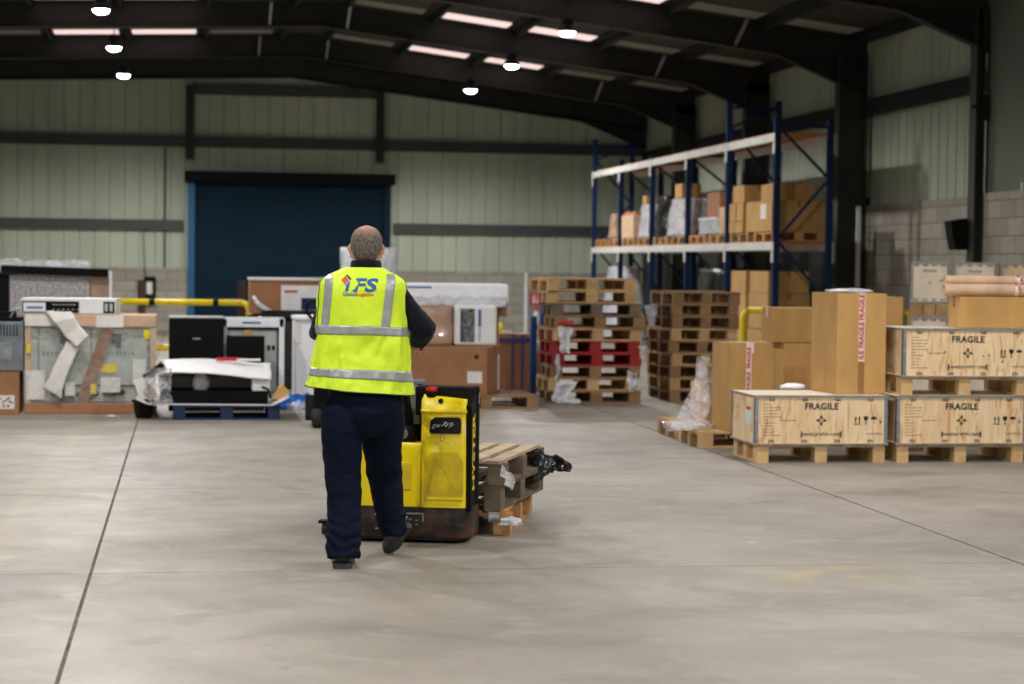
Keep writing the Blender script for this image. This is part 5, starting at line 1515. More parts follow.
for k in range(2):
    for s_ in range(10):
        t0 = s_ * .628; r0 = .009
        cc = Vector((a.x + .095 + .032 * k, -.008, mz + .008)); b.bar(cc + Vector((math.cos(t0), 0, math.sin(t0))) * r0, cc + Vector((math.cos(t0 + .63), 0, math.sin(t0 + .63))) * r0, .003, .003, up=(0, 1, 0))
o = b.build('handwritten_mark', M['greyp'], dp)
b = MB()
for s_ in range(12):
    t0 = s_ * .5236; cc = Vector(((a.x + c.x) / 2 - .015, -.01, c.z - .022)); b.bar(cc + Vector((math.cos(t0) * .011, 0, math.sin(t0) * .02)), cc + Vector((math.cos(t0 + .53) * .011, 0, math.sin(t0 + .53) * .02)), .003, .003, up=(0, 1, 0))
b.build('key_ring', M['ctape'], T)
# dirty recess on the lower half of the tower
a = tl(426, 452); c = tl(463, 500)
b = MB(); 
P4 = [(a.x, c.z), (c.x, c.z), (c.x, a.z - .05), (c.x - .03, a.z), (a.x + .03, a.z), (a.x + .0, a.z - .06)]
b.prism(P4, -.0065, .0); b.build('recess_panel', M['dirt'], T)
b = MB(); b.bb(a.x + .005, c.x - .0, -.016, -.006, c.z - .004, c.z + .014); b.build('recess_lip', M['ty'], T, bevel=.004)
b = MB(); b.bar((a.x + .008, -.0075, c.z), (a.x + .06, -.0075, a.z - .03), .004, .003, up=(0, 1, 0)); b.bar((a.x + .06, -.0075, a.z - .03), (c.x - .01, -.0075, c.z + .02), .004, .003, up=(0, 1, 0)); b.build('panel_groove', M['dirt'], T)
# small hatch on the low deck
a = tl(399, 462, .02); c = tl(411, 490, .02)
b = MB(); b.bb(a.x, c.x, .012, .03, c.z, a.z); b.build('hatch', M['dirt'], T, bevel=.006)
a = tl(424, 450, .02)
b = MB(); b.bb(tl(419, 450, .02).x, tl(421, 450, .02).x, .004, .03, zs + .01, zc - .03); b.build('cowl_seam', M['dirt'], T)
# emergency stop and key switch
a = tl(431, 397, .03)
b = MB(); b.lathe([(.03, -.012), (.032, 0), (.03, .012), (.024, .014)], c=(a.x, .05, zt + .02), n=20); b.build('stop_button_base', M['black'], T, autos=True)
b = MB(); b.lathe([(.016, .012), (.018, .022), (.032, .024), (.034, .036), (.03, .046), (.01, .049)], c=(a.x, .05, zt + .018), n=20); b.build('stop_button', M['red'], T, autos=True)
a = tl(440.5, 398, .0)
b = MB(); b.lathe([(.004, -.012), (.013, -.012), (.013, .02), (.004, .02)], c=(a.x, .01, zt - .012), axis='Y', n=16); b.build('key_switch', M['black'], T)
# black battery cover behind and right-hand side panel with yellow lettering
zb = tl(440, 385, .3).z
b = MB(); P5 = rr_poly(xL + .1, xR + .0, .19, .29, .02, .03)
rings = [[Vector((x, y, z)) for x, y in P5] for z in (zs + .002, zb - .02)] + [[Vector((x * .985, y, zb)) for x, y in P5]]
b.loft(rings); b.build('rear_cover', M['black'], T, autos=True)
b = MB(); P6 = rr_poly(x0 - .06, xR - .01, .10, .20, .02, .03)
b.loft([[Vector((x, y, z)) for x, y in P6] for z in (zt - .1, zb - .012)] + [[Vector((x, y + (.004), zb)) for x, y in P6]]); b.build('top_cover', M['black'], T, autos=True)
b = MB(); b.prism([(.02, zs - .02), (.20, zs - .02), (.20, zb - .05), (.16, zb - .03), (.02, zt - .04)], xR - .04, xR - .008, 'X'); sp_ = b.build('side_panel', M['black'], T, bevel=.004)
b = MB()
Mx = Matrix.Translation((xR - .0065, .105, (zs + zt) / 2 + .0)) @ Matrix(((0, 0, 1, 0), (1, 0, 0, 0), (0, 1, 0, 0), (0, 0, 0, 1))) @ Matrix.Rotation(R(90), 4, 'Z')
add_text(b, 'HYSTER', .125, Mx, bold=.005, shear=0)
b.build('yellow_lettering', M['yellow'], sp_)
b = MB(); b.box((xR - .0, .24, zb - .07), (.008, .02, .06)); b.build('latch', M['galv'], T)
# black recess with the tiller column at the left
b = MB(); b.bb(xL + .1, x0 - .002, .17, .2, zc - .01, zb - .03); b.build('mast_housing', M['black'], T, bevel=.02)
pv = Vector((-.0, .12, zc + .02)); pv.x = tl(409, 430, .12).x
b = MB(); b.tube([(pv.x, .12, zc - .02), (pv.x, .11, zc + .1)], [.05, .042], 16); b.build('tiller_base', M['black'], T, smooth=True)
b = MB(); b.lathe([(.02, -.035), (.034, -.033), (.036, 0), (.034, .033), (.02, .035)], c=(pv.x - .03, .1, zc + .05), axis='Y', n=16); b.build('pivot_cap', M['grey'], T)
HC = TI @ Vector((1.125, 11.15, 1.145))       # handle centre in local coordinates
b = MB(); b.tube([(pv.x, .11, zc + .08), (pv.x, .05, zc + .22), (HC.x, HC.y + .05, HC.z - .03)], [.03, .024, .022], 12); b.build('tiller_arm', M['black'], T, smooth=True)
b = MB(); b.box((0, 0, 0), (.12, .07, .06)).xf(Matrix.Translation((HC.x, HC.y + .02, HC.z))); b.build('tiller_head', M['black'], T, bevel=.015)
for s_ in (-1, 1):
    b = MB(); b.tube([(HC.x + s_ * .05, HC.y + .03, HC.z), (HC.x + s_ * .10, HC.y + .03, HC.z + .005), (HC.x + s_ * .14, HC.y + .01, HC.z + .0), (HC.x + s_ * .155, HC.y - .06, HC.z - .005), (HC.x + s_ * .12, HC.y - .1, HC.z - .01), (HC.x + s_ * .05, HC.y - .1, HC.z - .01)], .016, 10); b.build('grip', M['rubber'], T, smooth=True)
b = MB(); b.box((HC.x, HC.y - .1, HC.z - .01), (.1, .04, .045)); b.build('thumb_control', M['yellow'], T, bevel=.01)
# grey grab knob beside the tower (seen right of the vest hem)
a = tl(419, 382, .13); c = tl(416, 396, .13)
b = MB(); b.tube([(a.x - .02, .13, zc + .1), (a.x - .02, .13, a.z - .04), (a.x - .015, .13, a.z - .0)], [.03, .03, .02], 12); b.box((a.x - .01, .13, a.z - .0), (.085, .05, .03)); b.build('grab_post', M['grey'], T, bevel=.008)
# hook bracket on the skirt
a = tl(407, 513); c = tl(424, 518)
yk = -.012
b = MB(); b.bb(a.x, c.x, yk - .006, yk, a.z - .004, a.z + .005); b.bb(c.x - .008, c.x, yk - .006, yk, c.z - .02, a.z); b.bb(a.x, a.x + .03, yk - .006, yk, a.z - .038, a.z - .03)
for px_, py_ in ((376.5, 514), (377, 528), (417, 520), (417, 524)):
    q = tl(px_, py_); b.box((q.x, yk, q.z), (.016, .006, .008))
b.build('hook_bracket', M['galv'], T)
b = MB(); b.bb(a.x - .02, c.x + .02, -.012, 0.0, a.z - .05, a.z + .01); b.build('bracket_plate', M['skirt'], T)
# castor at the left
q = TI @ fl(322, 535)
b = MB(); b.tube([(q.x + .03, q.y + .02, .036), (q.x + .0, q.y + .02, .036)], .034, 14); b.build('castor_wheel', M['rubber'], T, autos=True)
b = MB(); b.box((q.x + .02, q.y + .02, .078), (.08, .07, .016)); b.bar((q.x + .04, q.y + .03, .078), (xL + .04, .12, .09), .03, .02); b.build('castor_arm', M['black'], T)
# forks
for s_ in (-1, 1):
    b = MB(); b.bb(s_ * .19 - .08, s_ * .19 + .08, .29, 1.44, .055, .1); b.build('fork', M['dark_steel'], T, bevel=.01)
    b = MB(); b.lathe([(.01, -.04), (.04, -.04), (.04, .04), (.01, .04)], c=(s_ * .19, 1.34, .0402), axis='X', n=18); b.build('load_wheel', M['rubber'], T)
b = MB(); b.bb(-.3, .3, .29, .32, .05, .45); b.build('fork_carriage', M['dark_steel'], T)

# ---- three pallets on the forks
H2 = R(-18.5)
def ztop_pt(px_, py_, z): d = ray(px_, py_); k = (z - CAMZ) / d.z; return Vector((d.x * k, d.y * k, z))
near = ztop_pt(510, 535.5, .0)
r2 = Vector((math.cos(H2), math.sin(H2), 0)); f2 = Vector((-math.sin(H2), math.cos(H2), 0))
# pallets: long axis x of the pallet along the truck's forks -> rotate 90 degrees more
def load(label, corner, L_, W_, z, m, nd, dr=0.0, parts=True):
    a_ = H2 + dr
    r_ = Vector((math.cos(a_), math.sin(a_), 0)); f_ = Vector((-math.sin(a_), math.cos(a_), 0))
    c_ = corner - r_ * (W_ / 2) + f_ * (L_ / 2)
    return make_pallet(L_, W_, label, M[m], nd=nd, loc=(c_.x, c_.y, z), rz=a_ + R(90), group='pallets carried by the yellow truck')
lp = load('bottom orange-brown pallet of the three carried by the yellow truck', near, 1.15, .98, .002, 'woodo', 7, dr=R(2.5))
c2 = near - r2 * .055 - f2 * .03
load('middle weathered grey pallet of the three carried by the yellow truck', c2 + r2 * .0, 1.2, 1.0, .148, 'woodg', 5, dr=R(-3.5))
top_ = load('top weathered pallet of the three carried by the yellow truck', c2 - r2 * .03 + f2 * .02 + r2 * .05, 1.2, .98, .294, 'woodg', 7, dr=R(-2.5))
for o_ in top_.children:
    if o_.name.startswith('deck_board'): o_.data.materials[0] = M['woodt']
b = MB()
# black film flapping from the far right corner of the load
e = at(533, 467, near.y + .95); e2 = at(570, 468, near.y + .95)
def flap(u, v):
    w_ = (.09 * (1 - u) ** .45 + .006) * (1 + .12 * math.sin(u * 11))
    c_ = e.lerp(e2, u) + Vector((0, 0, .0)) + Vector((0, .05 * math.sin(u * 5), .02 * math.sin(u * 3.1)))
    a_ = v * 2 * math.pi
    return c_ + Vector((0, math.cos(a_) * .035 * (1.1 - u), math.sin(a_) * w_))
for k in range(1):
    b.grid(lambda u, v: crumple(crumple(flap(u, v), .03, 10, 3), .02, 36, 5), 40, 20)
o = b.build('black_film', mat('speckled_black_film', (8, 8, 10), .3, 0, col2=(150, 150, 150), scale=38, fac=(.6, .68), spec=.6), None, smooth=True)
tag(o, 'shiny black plastic film flapping from the right end of the carried pallets', 'plastic film')
sheet('torn white film strip hanging on the front corner of the top carried pallet', 'film_scrap', 'plastic film', lambda u, v: ztop_pt(500, 464, .44) + Vector((.0 - .06 * (u - .5) + .05 * v, -.05, .0 - .13 * v)), 'film2', 8, 18, amp=.035, sc=16, seed=51, solid=0)
q = at(511, 518, near.y - .05)
blob('tangled white film scrap on the bottom carried pallet by its front corner', 'film_scrap', 'plastic film', (q.x, q.y - .02, q.z - .04), (.06, .03, .03), 'film2', 52, amp=.7)
q = at(493, 517, near.y - .03)
b = MB(); b.cyl((q.x - .03, q.y, q.z), (q.x + .03, q.y, q.z), .03, n=14); b.box((q.x, q.y + .04, q.z), (.04, .06, .02))
tag(b.build('metal_fitting', M['galv']), 'small grey metal fitting between truck and the bottom carried pallet', 'fitting')
# ================================================================== PERSON
PYY = 10.72
def W(px_, py_, Y): return at(px_, py_, Y)
M['skin'] = mat('skin', (206, 150, 128), .5, 0, var=.06, scale=20, spec=.4)
M['hair'] = mat('grey_brown_hair', (124, 112, 102), .85, 0, col2=(66, 56, 50), scale=70, fac=(.35, .65), bump=.5, bscale=140, detail=6)
M['fleece'] = mat('navy_fleece', (12, 14, 24), .95, 0, var=.3, scale=60, bump=.3, sheen=.08, spec=.2)
M['trouser'] = mat('navy_work_trousers', (8, 16, 36), .85, 0, var=.12, scale=8, bump=.15, bscale=60, spec=.15)
M['vest'] = mat('hi_vis_yellow', (212, 240, 44), .6, 0, var=.03, scale=4, bump=.12, bscale=24)
M['refl'] = mat('reflective_tape', (162, 166, 166), .38, .25, var=.06, scale=40)
M['piping'] = mat('dark_edge_piping', (40, 44, 50), .7)
M['boot'] = mat('black_work_shoe', (20, 20, 22), .42, 0, var=.3, scale=20)
M['sole'] = mat('shoe_sole', (58, 60, 64), .7, 0, var=.2, scale=30)
foot = fl(341, 571)
PR = thing('person', 'person in a hi-vis vest and navy workwear, seen from behind, steering the yellow truck', 'person', (W(365, 300, PYY).x, PYY, 0))
def remesh(name, mb, m, vox, sm=6, folds=None, mask=None):
    o = mb.build(name, m, None, smooth=True)
    md = o.modifiers.new('r', 'REMESH'); md.mode = 'VOXEL'; md.voxel_size = vox; md.use_smooth_shade = True
    md = o.modifiers.new('s', 'SMOOTH'); md.iterations = sm; md.factor = .5
    bake(o)
    me = o.data
    if folds:
        me.update(); nn = [v.normal.copy() for v in me.vertices]
        for v, n in zip(me.vertices, nn): v.co += n * folds(v.co)
    me.transform(Matrix.Translation(-Vector(PR.location)))
    for p in me.polygons: p.use_smooth = True
    o.parent = PR; me.update()
    return o
# ---- key joints (world)
hipL = W(343, 402, 10.78); hipR = W(382, 402, 10.82)
kneeL = W(344, 480, 10.80); ankL = W(343, 553, 10.72)
kneeR = W(385, 478, 11.08); ankR = W(397, 532, 11.00)
shL = W(335, 292, 10.78); shR = W(394, 292, 10.78)
elL = W(321.5, 330, 10.86); wrL = Vector((1.0, 11.02, 1.17))
elR = W(422, 329, 10.82); wrR = W(415.5, 343.5, 11.05)
pel = W(363, 398, 10.80); wst = W(363, 360, 10.80); chest = W(364, 310, 10.80); neck = W(366, 272, 10.80); 
headc = W(366.5, 250.5, 10.84)
def ell(c, rx, ry, n=28, e=1.0, rot=0.0):
    out = []
    for k in range(n):
        a = 2 * math.pi * k / n; ca, sa = math.cos(a), math.sin(a)
        x = math.copysign(abs(ca) ** e, ca) * rx; y = math.copysign(abs(sa) ** e, sa) * ry
        out.append(Vector((c.x + x * math.cos(rot) - y * math.sin(rot), c.y + x * math.sin(rot) + y * math.cos(rot), c.z)))
    return out
# ---- head (looks ahead and slightly to the right)
def head_mesh(b, c, yaw):
    # rings from chin to crown: (z offset, half width, half depth, y shift) ; +y = face direction
    prof = [(-.125, .030, .030, .045), (-.115, .048, .05, .035), (-.095, .060, .072, .020), (-.065, .068, .086, .010), (-.03, .073, .096, .004), (.0, .0765, .1, .0), (.03, .0785, .102, -.002), (.06, .077, .099, -.004), (.085, .069, .088, -.006), (.105, .054, .069, -.008), (.118, .034, .044, -.008), (.124, .012, .016, -.008)]
    rot = Matrix.Rotation(yaw, 3, 'Z'); rings = []
    for z, rx, ry, dy in prof:
        ring = []
        for k in range(32):
            a = 2 * math.pi * k / 32; x, y = rx * math.cos(a), ry * math.sin(a)
            if y > 0:
                # face relief: brow, sockets, lips
                fx = abs(x) / rx
                if -.01 < z < .02 and .2 < fx < .75: y -= .010
                if .02 <= z < .05 and fx < .7: y += .004
                if -.09 < z < -.06 and fx < .4: y += .004
            ring.append(c + rot @ Vector((x, y + dy, z)))
        rings.append(ring)
    b.loft(rings)
    def p(x, y, z): return c + rot @ Vector((x, y, z))
    b.tube([p(0, .090, .012), p(0, .106, -.012), p(0, .118, -.033), p(0, .098, -.042)], [.009, .012, .016, .012], 10)   # nose
    for s_ in (-1, 1):
        b.ball(p(s_ * .012, .1, -.036), .009, 8, 6)
        b.ball(p(s_ * .046, .075, -.02), (.022, .018, .02), 10, 8)     # cheek
    b.tube([p(-.024, .088, -.068), p(0, .097, -.066), p(.024, .088, -.068)], [.005, .008, .005], 8)
    b.tube([p(-.02, .087, -.078), p(0, .095, -.078), p(.02, .087, -.078)], [.005, .008, .005], 8)
    for s_ in (-1, 1):     # ears: an outer rim and a lobe
        b.tube([p(s_ * .074, -.008, -.035), p(s_ * .086, -.016, -.012), p(s_ * .092, -.022, .015), p(s_ * .086, -.012, .03), p(s_ * .078, .004, .022)], [(.006, .006), (.007, .008), (.007, .009), (.006, .008), (.005, .005)], 8)
        b.ball(p(s_ * .08, -.008, -.002), (.008, .016, .027), 10, 8)
        b.ball(p(s_ * .08, -.006, -.034), (.007, .008, .01), 8, 6)
yaw = R(-7)
b = MB()
head_mesh(b, headc, yaw)
b.tube([neck + Vector((0, .0, -.06)), neck + Vector((0, .005, .02)), headc + Vector((0, -.015, -.055))], [(.075, .07), (.066, .064), (.064, .066)], 20)
# trunk and limbs under the clothes, one continuous surface
b.loft([ell(pel + Vector((0, 0, -.08)), .13, .1), ell(pel, .165, .115), ell(wst, .15, .105), ell(chest, .175, .115), ell(Vector((chest.x, chest.y, shL.z - .02)), .16, .095), ell(neck + Vector((0, 0, -.04)), .09, .07)])
for s_, e_, w_ in ((shL, elL, wrL), (shR, elR, wrR)):
    b.tube([s_ + Vector((.03 if s_ is shL else -.03, 0, -.02)), s_.lerp(e_, .4), e_, e_.lerp(w_, .4), w_], [.052, .045, .038, .036, .026], 12)
for h_, k_, a_ in ((hipL, kneeL, ankL), (hipR, kneeR, ankR)):
    b.tube([h_ + Vector((0, 0, .0)), h_.lerp(k_, .5), k_, k_.lerp(a_, .35), a_], [.085, .072, .052, .052, .036], 14)
# hands: palm, four unequal curled fingers, thumb from the side of the palm
def hand(w_, grip, side):
    """w_: wrist; grip: centre of the bar held; fingers wrap over the bar (axis roughly x)."""
    d = (grip - w_).normalized(); ax = Vector((1, 0, 0)); up = ax.cross(d).normalized()
    if up.z < 0: up = -up
    palm = grip - d * .03 + up * .028
    b.tube([w_, w_.lerp(palm, .5) + up * .004, palm], [(.026, .02), (.036, .018), (.042, .015)], 12)
    for k, (off, ln) in enumerate(((-.032, .9), (-.011, 1.0), (.010, .95), (.030, .78))):
        o_ = palm + ax * off * (1 if side > 0 else -1) + d * .008
        p0 = o_; p1 = grip + ax * off * (1 if side > 0 else -1) + d * .026 * ln + up * .024
        p2 = grip + ax * off * (1 if side > 0 else -1) + d * .034 * ln - up * .002
        p3 = grip + ax * off * (1 if side > 0 else -1) + d * .016 - up * .027 * ln
        b.tube([p0, p1, p2, p3], [.0095, .009, .0085, .0075], 8)
    tb = palm - d * .035 - ax * side * .03
    b.tube([tb, tb - ax * side * .018 + d * .02 - up * .012, grip - ax * side * .038 - up * .012 + d * .0, grip - ax * side * .03 + d * .012 - up * .026], [.013, .011, .0095, .008], 8)
hc = TM @ HC
gL = TM @ Vector((HC.x - .1, HC.y - .1, HC.z - .01)); gR = TM @ Vector((HC.x + .12, HC.y - .1, HC.z - .01))
hand(wrL, gL, -1); hand(wrR, gR, 1)
body = remesh('body', b, M['skin'], .0048, sm=3)
# eyes and brows
rot = Matrix.Rotation(yaw, 3, 'Z')
for s_ in (-1, 1):
    b = MB(); b.ball(headc + rot @ Vector((s_ * .031, .0765, .006)), .0125, 14, 10); e_ = b.build('eye', M['white'], PR, smooth=True, world=True)
    b = MB(); b.ball(headc + rot @ Vector((s_ * .031, .0862, .006)), .0055, 10, 8); b.build('iris', M['ink'], e_, smooth=True, world=False)
    o = bpy.data.objects[b and e_.children[0].name]; o.data.transform(Matrix.Translation(-Vector(PR.location)))
    b = MB(); b.tube([headc + rot @ Vector((s_ * .014, .096, .026)), headc + rot @ Vector((s_ * .032, .096, .031)), headc + rot @ Vector((s_ * .05, .086, .026))], .004, 8); b.build('eyebrow', M['hair'], PR, smooth=True, world=True)
# short hair: a shell that follows the skull, thin at the crown, short over the ears and nape
b = MB()
def hairp(u, v):
    a = math.pi * (0.5 + u * 2.0)          # around the head, starting/ending at the front
    # hairline height by direction: high in front, low at the back
    back = .5 - .5 * math.sin(a)            # 0 front .. 1 back
    side = abs(math.cos(a))
    zl_ = .075 * (1 - back) + (-.068) * back
    if side > .75 and back < .62: zl_ = max(zl_, .002)
    z = zl_ + (.127 - zl_) * v
    z = min(z, .1275)
    prof = [(-.07, .068, .088, .010), (-.03, .073, .096, .004), (.0, .0765, .1, .0), (.03, .0785, .102, -.002), (.06, .077, .099, -.004), (.085, .069, .088, -.006), (.105, .054, .069, -.008), (.118, .034, .044, -.008), (.1275, .004, .005, -.008)]
    for p0, p1 in zip(prof, prof[1:]):
        if p0[0] <= z <= p1[0]:
            f = (z - p0[0]) / (p1[0] - p0[0]); rx, ry, dy = [p0[i] + (p1[i] - p0[i]) * f for i in (1, 2, 3)]; break
    else: rx, ry, dy = (.004, .005, -.008) if z > 0 else (.068, .088, .01)
    edge = min(1, v * 9)
    th = (.0035 + .0045 * back) * edge * (1 if z < .09 else .75)
    q = Vector(((rx + th) * math.cos(a), (ry + th) * math.sin(a) + dy, z + (th * .8 if z > .09 else 0)))
    q += q.normalized() * noise.noise(q * 220) * .0012
    return headc + rot @ q
b.grid(hairp, 96, 40)
hair = b.build('hair', M['hair'], PR, smooth=True, world=True, solid=.0015)
# crown: thinning, the scalp shows through
nt = M['hair'].node_tree; N = nt.nodes; L = nt.links
t_ = N.new('ShaderNodeTexCoord'); vd = N.new('ShaderNodeVectorMath'); vd.operation = 'DISTANCE'
cr = headc + rot @ Vector((0, -.035, .128)) - Vector(PR.location); vd.inputs[1].default_value = cr
L.new(t_.outputs['Object'], vd.inputs[0])
nz = N.new('ShaderNodeTexNoise'); nz.inputs['Scale'].default_value = 90; L.new(t_.outputs['Object'], nz.inputs['Vector'])
mr = N.new('ShaderNodeMapRange'); mr.inputs['From Min'].default_value = .03; mr.inputs['From Max'].default_value = .095; mr.inputs['To Min'].default_value = 1.0; mr.inputs['To Max'].default_value = 0.0
L.new(vd.outputs['Value'], mr.inputs['Value'])
ml = N.new('ShaderNodeMath'); ml.operation = 'MULTIPLY'; L.new(mr.outputs['Result'], ml.inputs[0]); 
m3 = N.new('ShaderNodeMapRange'); m3.inputs['From Min'].default_value = .25; m3.inputs['From Max'].default_value = .6; m3.inputs['To Min'].default_value = .5; L.new(nz.outputs['Fac'], m3.inputs['Value']); L.new(m3.outputs['Result'], ml.inputs[1])
mx = N.new('ShaderNodeMixRGB'); bs = N['Principled BSDF']; src = bs.inputs['Base Color'].links[0].from_socket
mx.inputs['Color2'].default_value = (*lin((196, 150, 134)), 1); L.new(ml.outputs[0], mx.inputs['Fac']); L.new(src, mx.inputs['Color1']); L.new(mx.outputs['Color'], bs.inputs['Base Color'])

# ---- fleece: torso, sleeves, collar
b = MB()
b.loft([ell(W(363, 410, 10.80), .18, .133), ell(W(363, 400, 10.80), .185, .135), ell(W(363, 385, 10.80), .19, .14), ell(wst, .185, .135), ell(chest, .205, .14), ell(Vector((chest.x, 10.79, shL.z - .03)), .195, .12), ell(Vector((chest.x + .005, 10.79, shL.z + .02)), .14, .1), ell(neck + Vector((0, -.01, -.01)), .085, .08), ell(neck + Vector((0, -.0, .03)), .078, .078)])
for s_, e_, w_, sg in ((shL, elL, wrL, 1), (shR, elR, wrR, -1)):
    b.tube([s_ + Vector((sg * .05, 0, -.01)), s_ + Vector((0, 0, -.0)), s_.lerp(e_, .35), s_.lerp(e_, .75), e_ + Vector((-sg * .006, -.004, 0)), e_.lerp(w_, .3) + Vector((0, 0, -.012)), e_.lerp(w_, .7), w_ + (e_ - w_).normalized() * .015],
           [.068, .07, .068, .067, .07, .064, .05, .042], 18)
def ff(co):
    n = noise.noise(co * 9) * .006 + noise.noise(co * 22) * .003
    arm = abs(co.x - chest.x) > .17
    return n * (1.6 if arm else .8)
fleece = remesh('fleece_jacket', b, M['fleece'], .008, sm=5, folds=ff)
# stand collar
b = MB(); rings = []
for z, r_, t_ in ((-.015, .088, 0), (.02, .082, 0), (.055, .079, 0), (.058, .074, 0), (.02, .074, 0)):
    ring = []
    for k in range(32):
        a = 2 * math.pi * k / 32
        dz = .008 * math.sin(a) * -1
        ring.append(neck + Vector((r_ * math.cos(a) * 1.02, .004 + r_ * math.sin(a), z + dz)))
    rings.append(ring)
b.loft(rings, cap=False)
b.build('collar', M['fleece'], PR, smooth=True, world=True, bevel=0)
for w_, e_ in ((wrL, elL), (wrR, elR)):
    d = (w_ - e_).normalized(); b = MB(); b.tube([w_ - d * .04, w_ - d * .012, w_ - d * .008], [.043, .041, .034], 18); b.build('cuff', M['fleece'], PR, smooth=True, world=True)
d = (wrR - elR).normalized()
b = MB(); b.tube([wrR - d * .008, wrR + d * .006], .0335, 20); b.build('wrist_watch', M['galv'], PR, smooth=True, world=True)

# ---- trousers
b = MB()
b.loft([ell(W(364, 436, 10.84), .08, .11), ell(W(365, 425, 10.82), .17, .14), ell(W(366, 412, 10.80), .195, .146), ell(W(366, 400, 10.80), .195, .146), ell(W(366, 386, 10.80), .17, .13)])
b.tube([W(350, 400, 10.78), W(343, 412, 10.78), W(342, 425, 10.78), W(342, 450, 10.79), W(343.5, 480, 10.79), W(343.5, 510, 10.76), W(343.5, 535, 10.70), W(343, 555, 10.675), W(343, 559, 10.67)], [(.08, .1), (.108, .112), (.112, .115), (.1, .105), (.092, .095), (.088, .09), (.080, .09), (.079, .094), (.076, .09)], 24)
b.tube([W(380, 398, 10.82), W(384, 412, 10.84), W(383, 425, 10.88), W(382, 450, 10.97), W(385, 478, 11.06), W(388, 500, 11.05), W(391, 520, 11.02), W(393, 533, 11.0), W(393, 536, 11.0)], [(.08, .1), (.112, .118), (.118, .115), (.105, .11), (.094, .1), (.084, .09), (.078, .082), (.076, .078), (.07, .072)], 24)
def tf(co):
    n = noise.noise(Vector((co.x * 7, co.y * 7, co.z * 11))) * .009 + noise.noise(Vector((co.x * 16 + 5, co.y * 16, co.z * 26))) * .005
    k = 1.0
    if co.z < .28: n += .004 * math.sin(co.z * 95 + noise.noise(co * 8) * 5)
    return n
remesh('trousers', b, M['trouser'], .0075, sm=4, folds=tf)
# side pocket flap on the left leg & back pocket seams
# ---- shoes
def shoe(Mx, nm):
    b = MB(); rings = []
    L_ = .29
    for u, hw, z0, z1, dx in ((0, .028, .03, .075, 0), (.02, .036, .02, .10, 0), (.07, .038, .02, .105, .0), (.11, .037, .02, .1, .002), (.15, .040, .02, .08, .004), (.2, .047, .02, .064, .006), (.245, .046, .02, .056, .006), (.275, .034, .02, .046, .006), (.288, .016, .024, .036, .006)):
        ring = []
        for k in range(20):
            a = 2 * math.pi * k / 20; ca, sa = math.cos(a), math.sin(a)
            ring.append(Mx @ Vector((dx + hw * math.copysign(abs(ca) ** .75, ca), u, (z0 + z1) / 2 + (z1 - z0) / 2 * math.copysign(abs(sa) ** .8, sa))))
        rings.append(ring)
    b.loft(rings)
    o = b.build(nm, M['boot'], PR, smooth=True, world=True)
    b = MB(); out = []
    for u, hw, dx in ((-.006, .018, 0), (.0, .032, 0), (.03, .041, 0), (.08, .039, .0), (.12, .037, .002), (.17, .043, .004), (.21, .05, .006), (.25, .048, .006), (.28, .034, .006), (.294, .014, .006)):
        out.append((u, hw, dx))
    def prof(z, k): return [Mx @ Vector((dx + hw * k, u, z)) for u, hw, dx in out] + [Mx @ Vector((dx - hw * k, u, z)) for u, hw, dx in reversed(out)]
    b.loft([prof(0, .96), prof(.006, 1.0), prof(.024, 1.02), prof(.03, .98)])
    s_ = b.build('sole', M['sole'], o, autos=True)
    s_.data.transform(Matrix.Translation(-Vector(PR.location)))
    b = MB()
    for k in range(5): q0 = Mx @ Vector((-.018, .125 + .015 * k, .09 - .006 * k)); q1 = Mx @ Vector((.022, .125 + .015 * k, .09 - .006 * k)); b.tube([q0, (q0 + q1) / 2 + Vector((0, 0, .006)), q1], .003, 6)
    l_ = b.build('laces', M['fleece'], o); l_.data.transform(Matrix.Translation(-Vector(PR.location)))
    b = MB(); b.tube([Mx @ Vector((0, .055, .07)), Mx @ Vector((0, .05, .125))], [.036, .038], 16); l_ = b.build('ankle_collar', M['boot'], o, smooth=True); l_.data.transform(Matrix.Translation(-Vector(PR.location)))
hl = fl(341, 570.5)
shoe(Matrix.Translation((hl.x + .012, hl.y + .045, 0)) @ Matrix.Rotation(R(-3), 4, 'Z') @ Matrix.Diagonal((1.22, 1, 1, 1)), 'left_shoe')
toe = W(388, 556, 11.2); toe.z = .0; heel = W(406, 530, 10.99)
yv = (toe - heel).normalized(); xv = Vector((.93, .37, 0)); xv = (xv - yv * xv.dot(yv)).normalized(); zv = xv.cross(yv)
Mr = Matrix((xv, yv, zv)).transposed().to_4x4()
tip = Vector((toe.x, toe.y, .004))
shoe(Matrix.Translation(tip) @ Mr @ Matrix.Translation((0, -.285, 0)), 'right_shoe')

# ---- hi-vis vest as a lofted shell; rings by height: centre x, half width, half depth
def wx(px_, py_): return W(px_, py_, PYY).x
VR = []    # (z, cx, hw, hd, cy)
for py_, xl, xr, hd, cy in ((392, 309, 413.5, .165, 10.80), (383, 311, 413, .162, 10.80), (372, 313, 412, .158, 10.80), (355, 315, 411, .152, 10.80), (340, 316.5, 410.5, .15, 10.80), (325, 317, 409.5, .15, 10.80), (310, 317.5, 408, .15, 10.80), (298, 318, 407.5, .148, 10.795), (289, 319.5, 407.5, .142, 10.79), (283, 320.5, 407, .135, 10.79), (279, 323, 405, .125, 10.79), (275, 330, 398.5, .112, 10.79), (271, 339, 390, .1, 10.79), (267.5, 347, 385, .088, 10.79)):
    z = W(365, py_, PYY).z; a_, c_ = wx(xl, py_), wx(xr, py_)
    VR.append((z, (a_ + c_) / 2, (c_ - a_) / 2, hd, cy))
VR.sort()
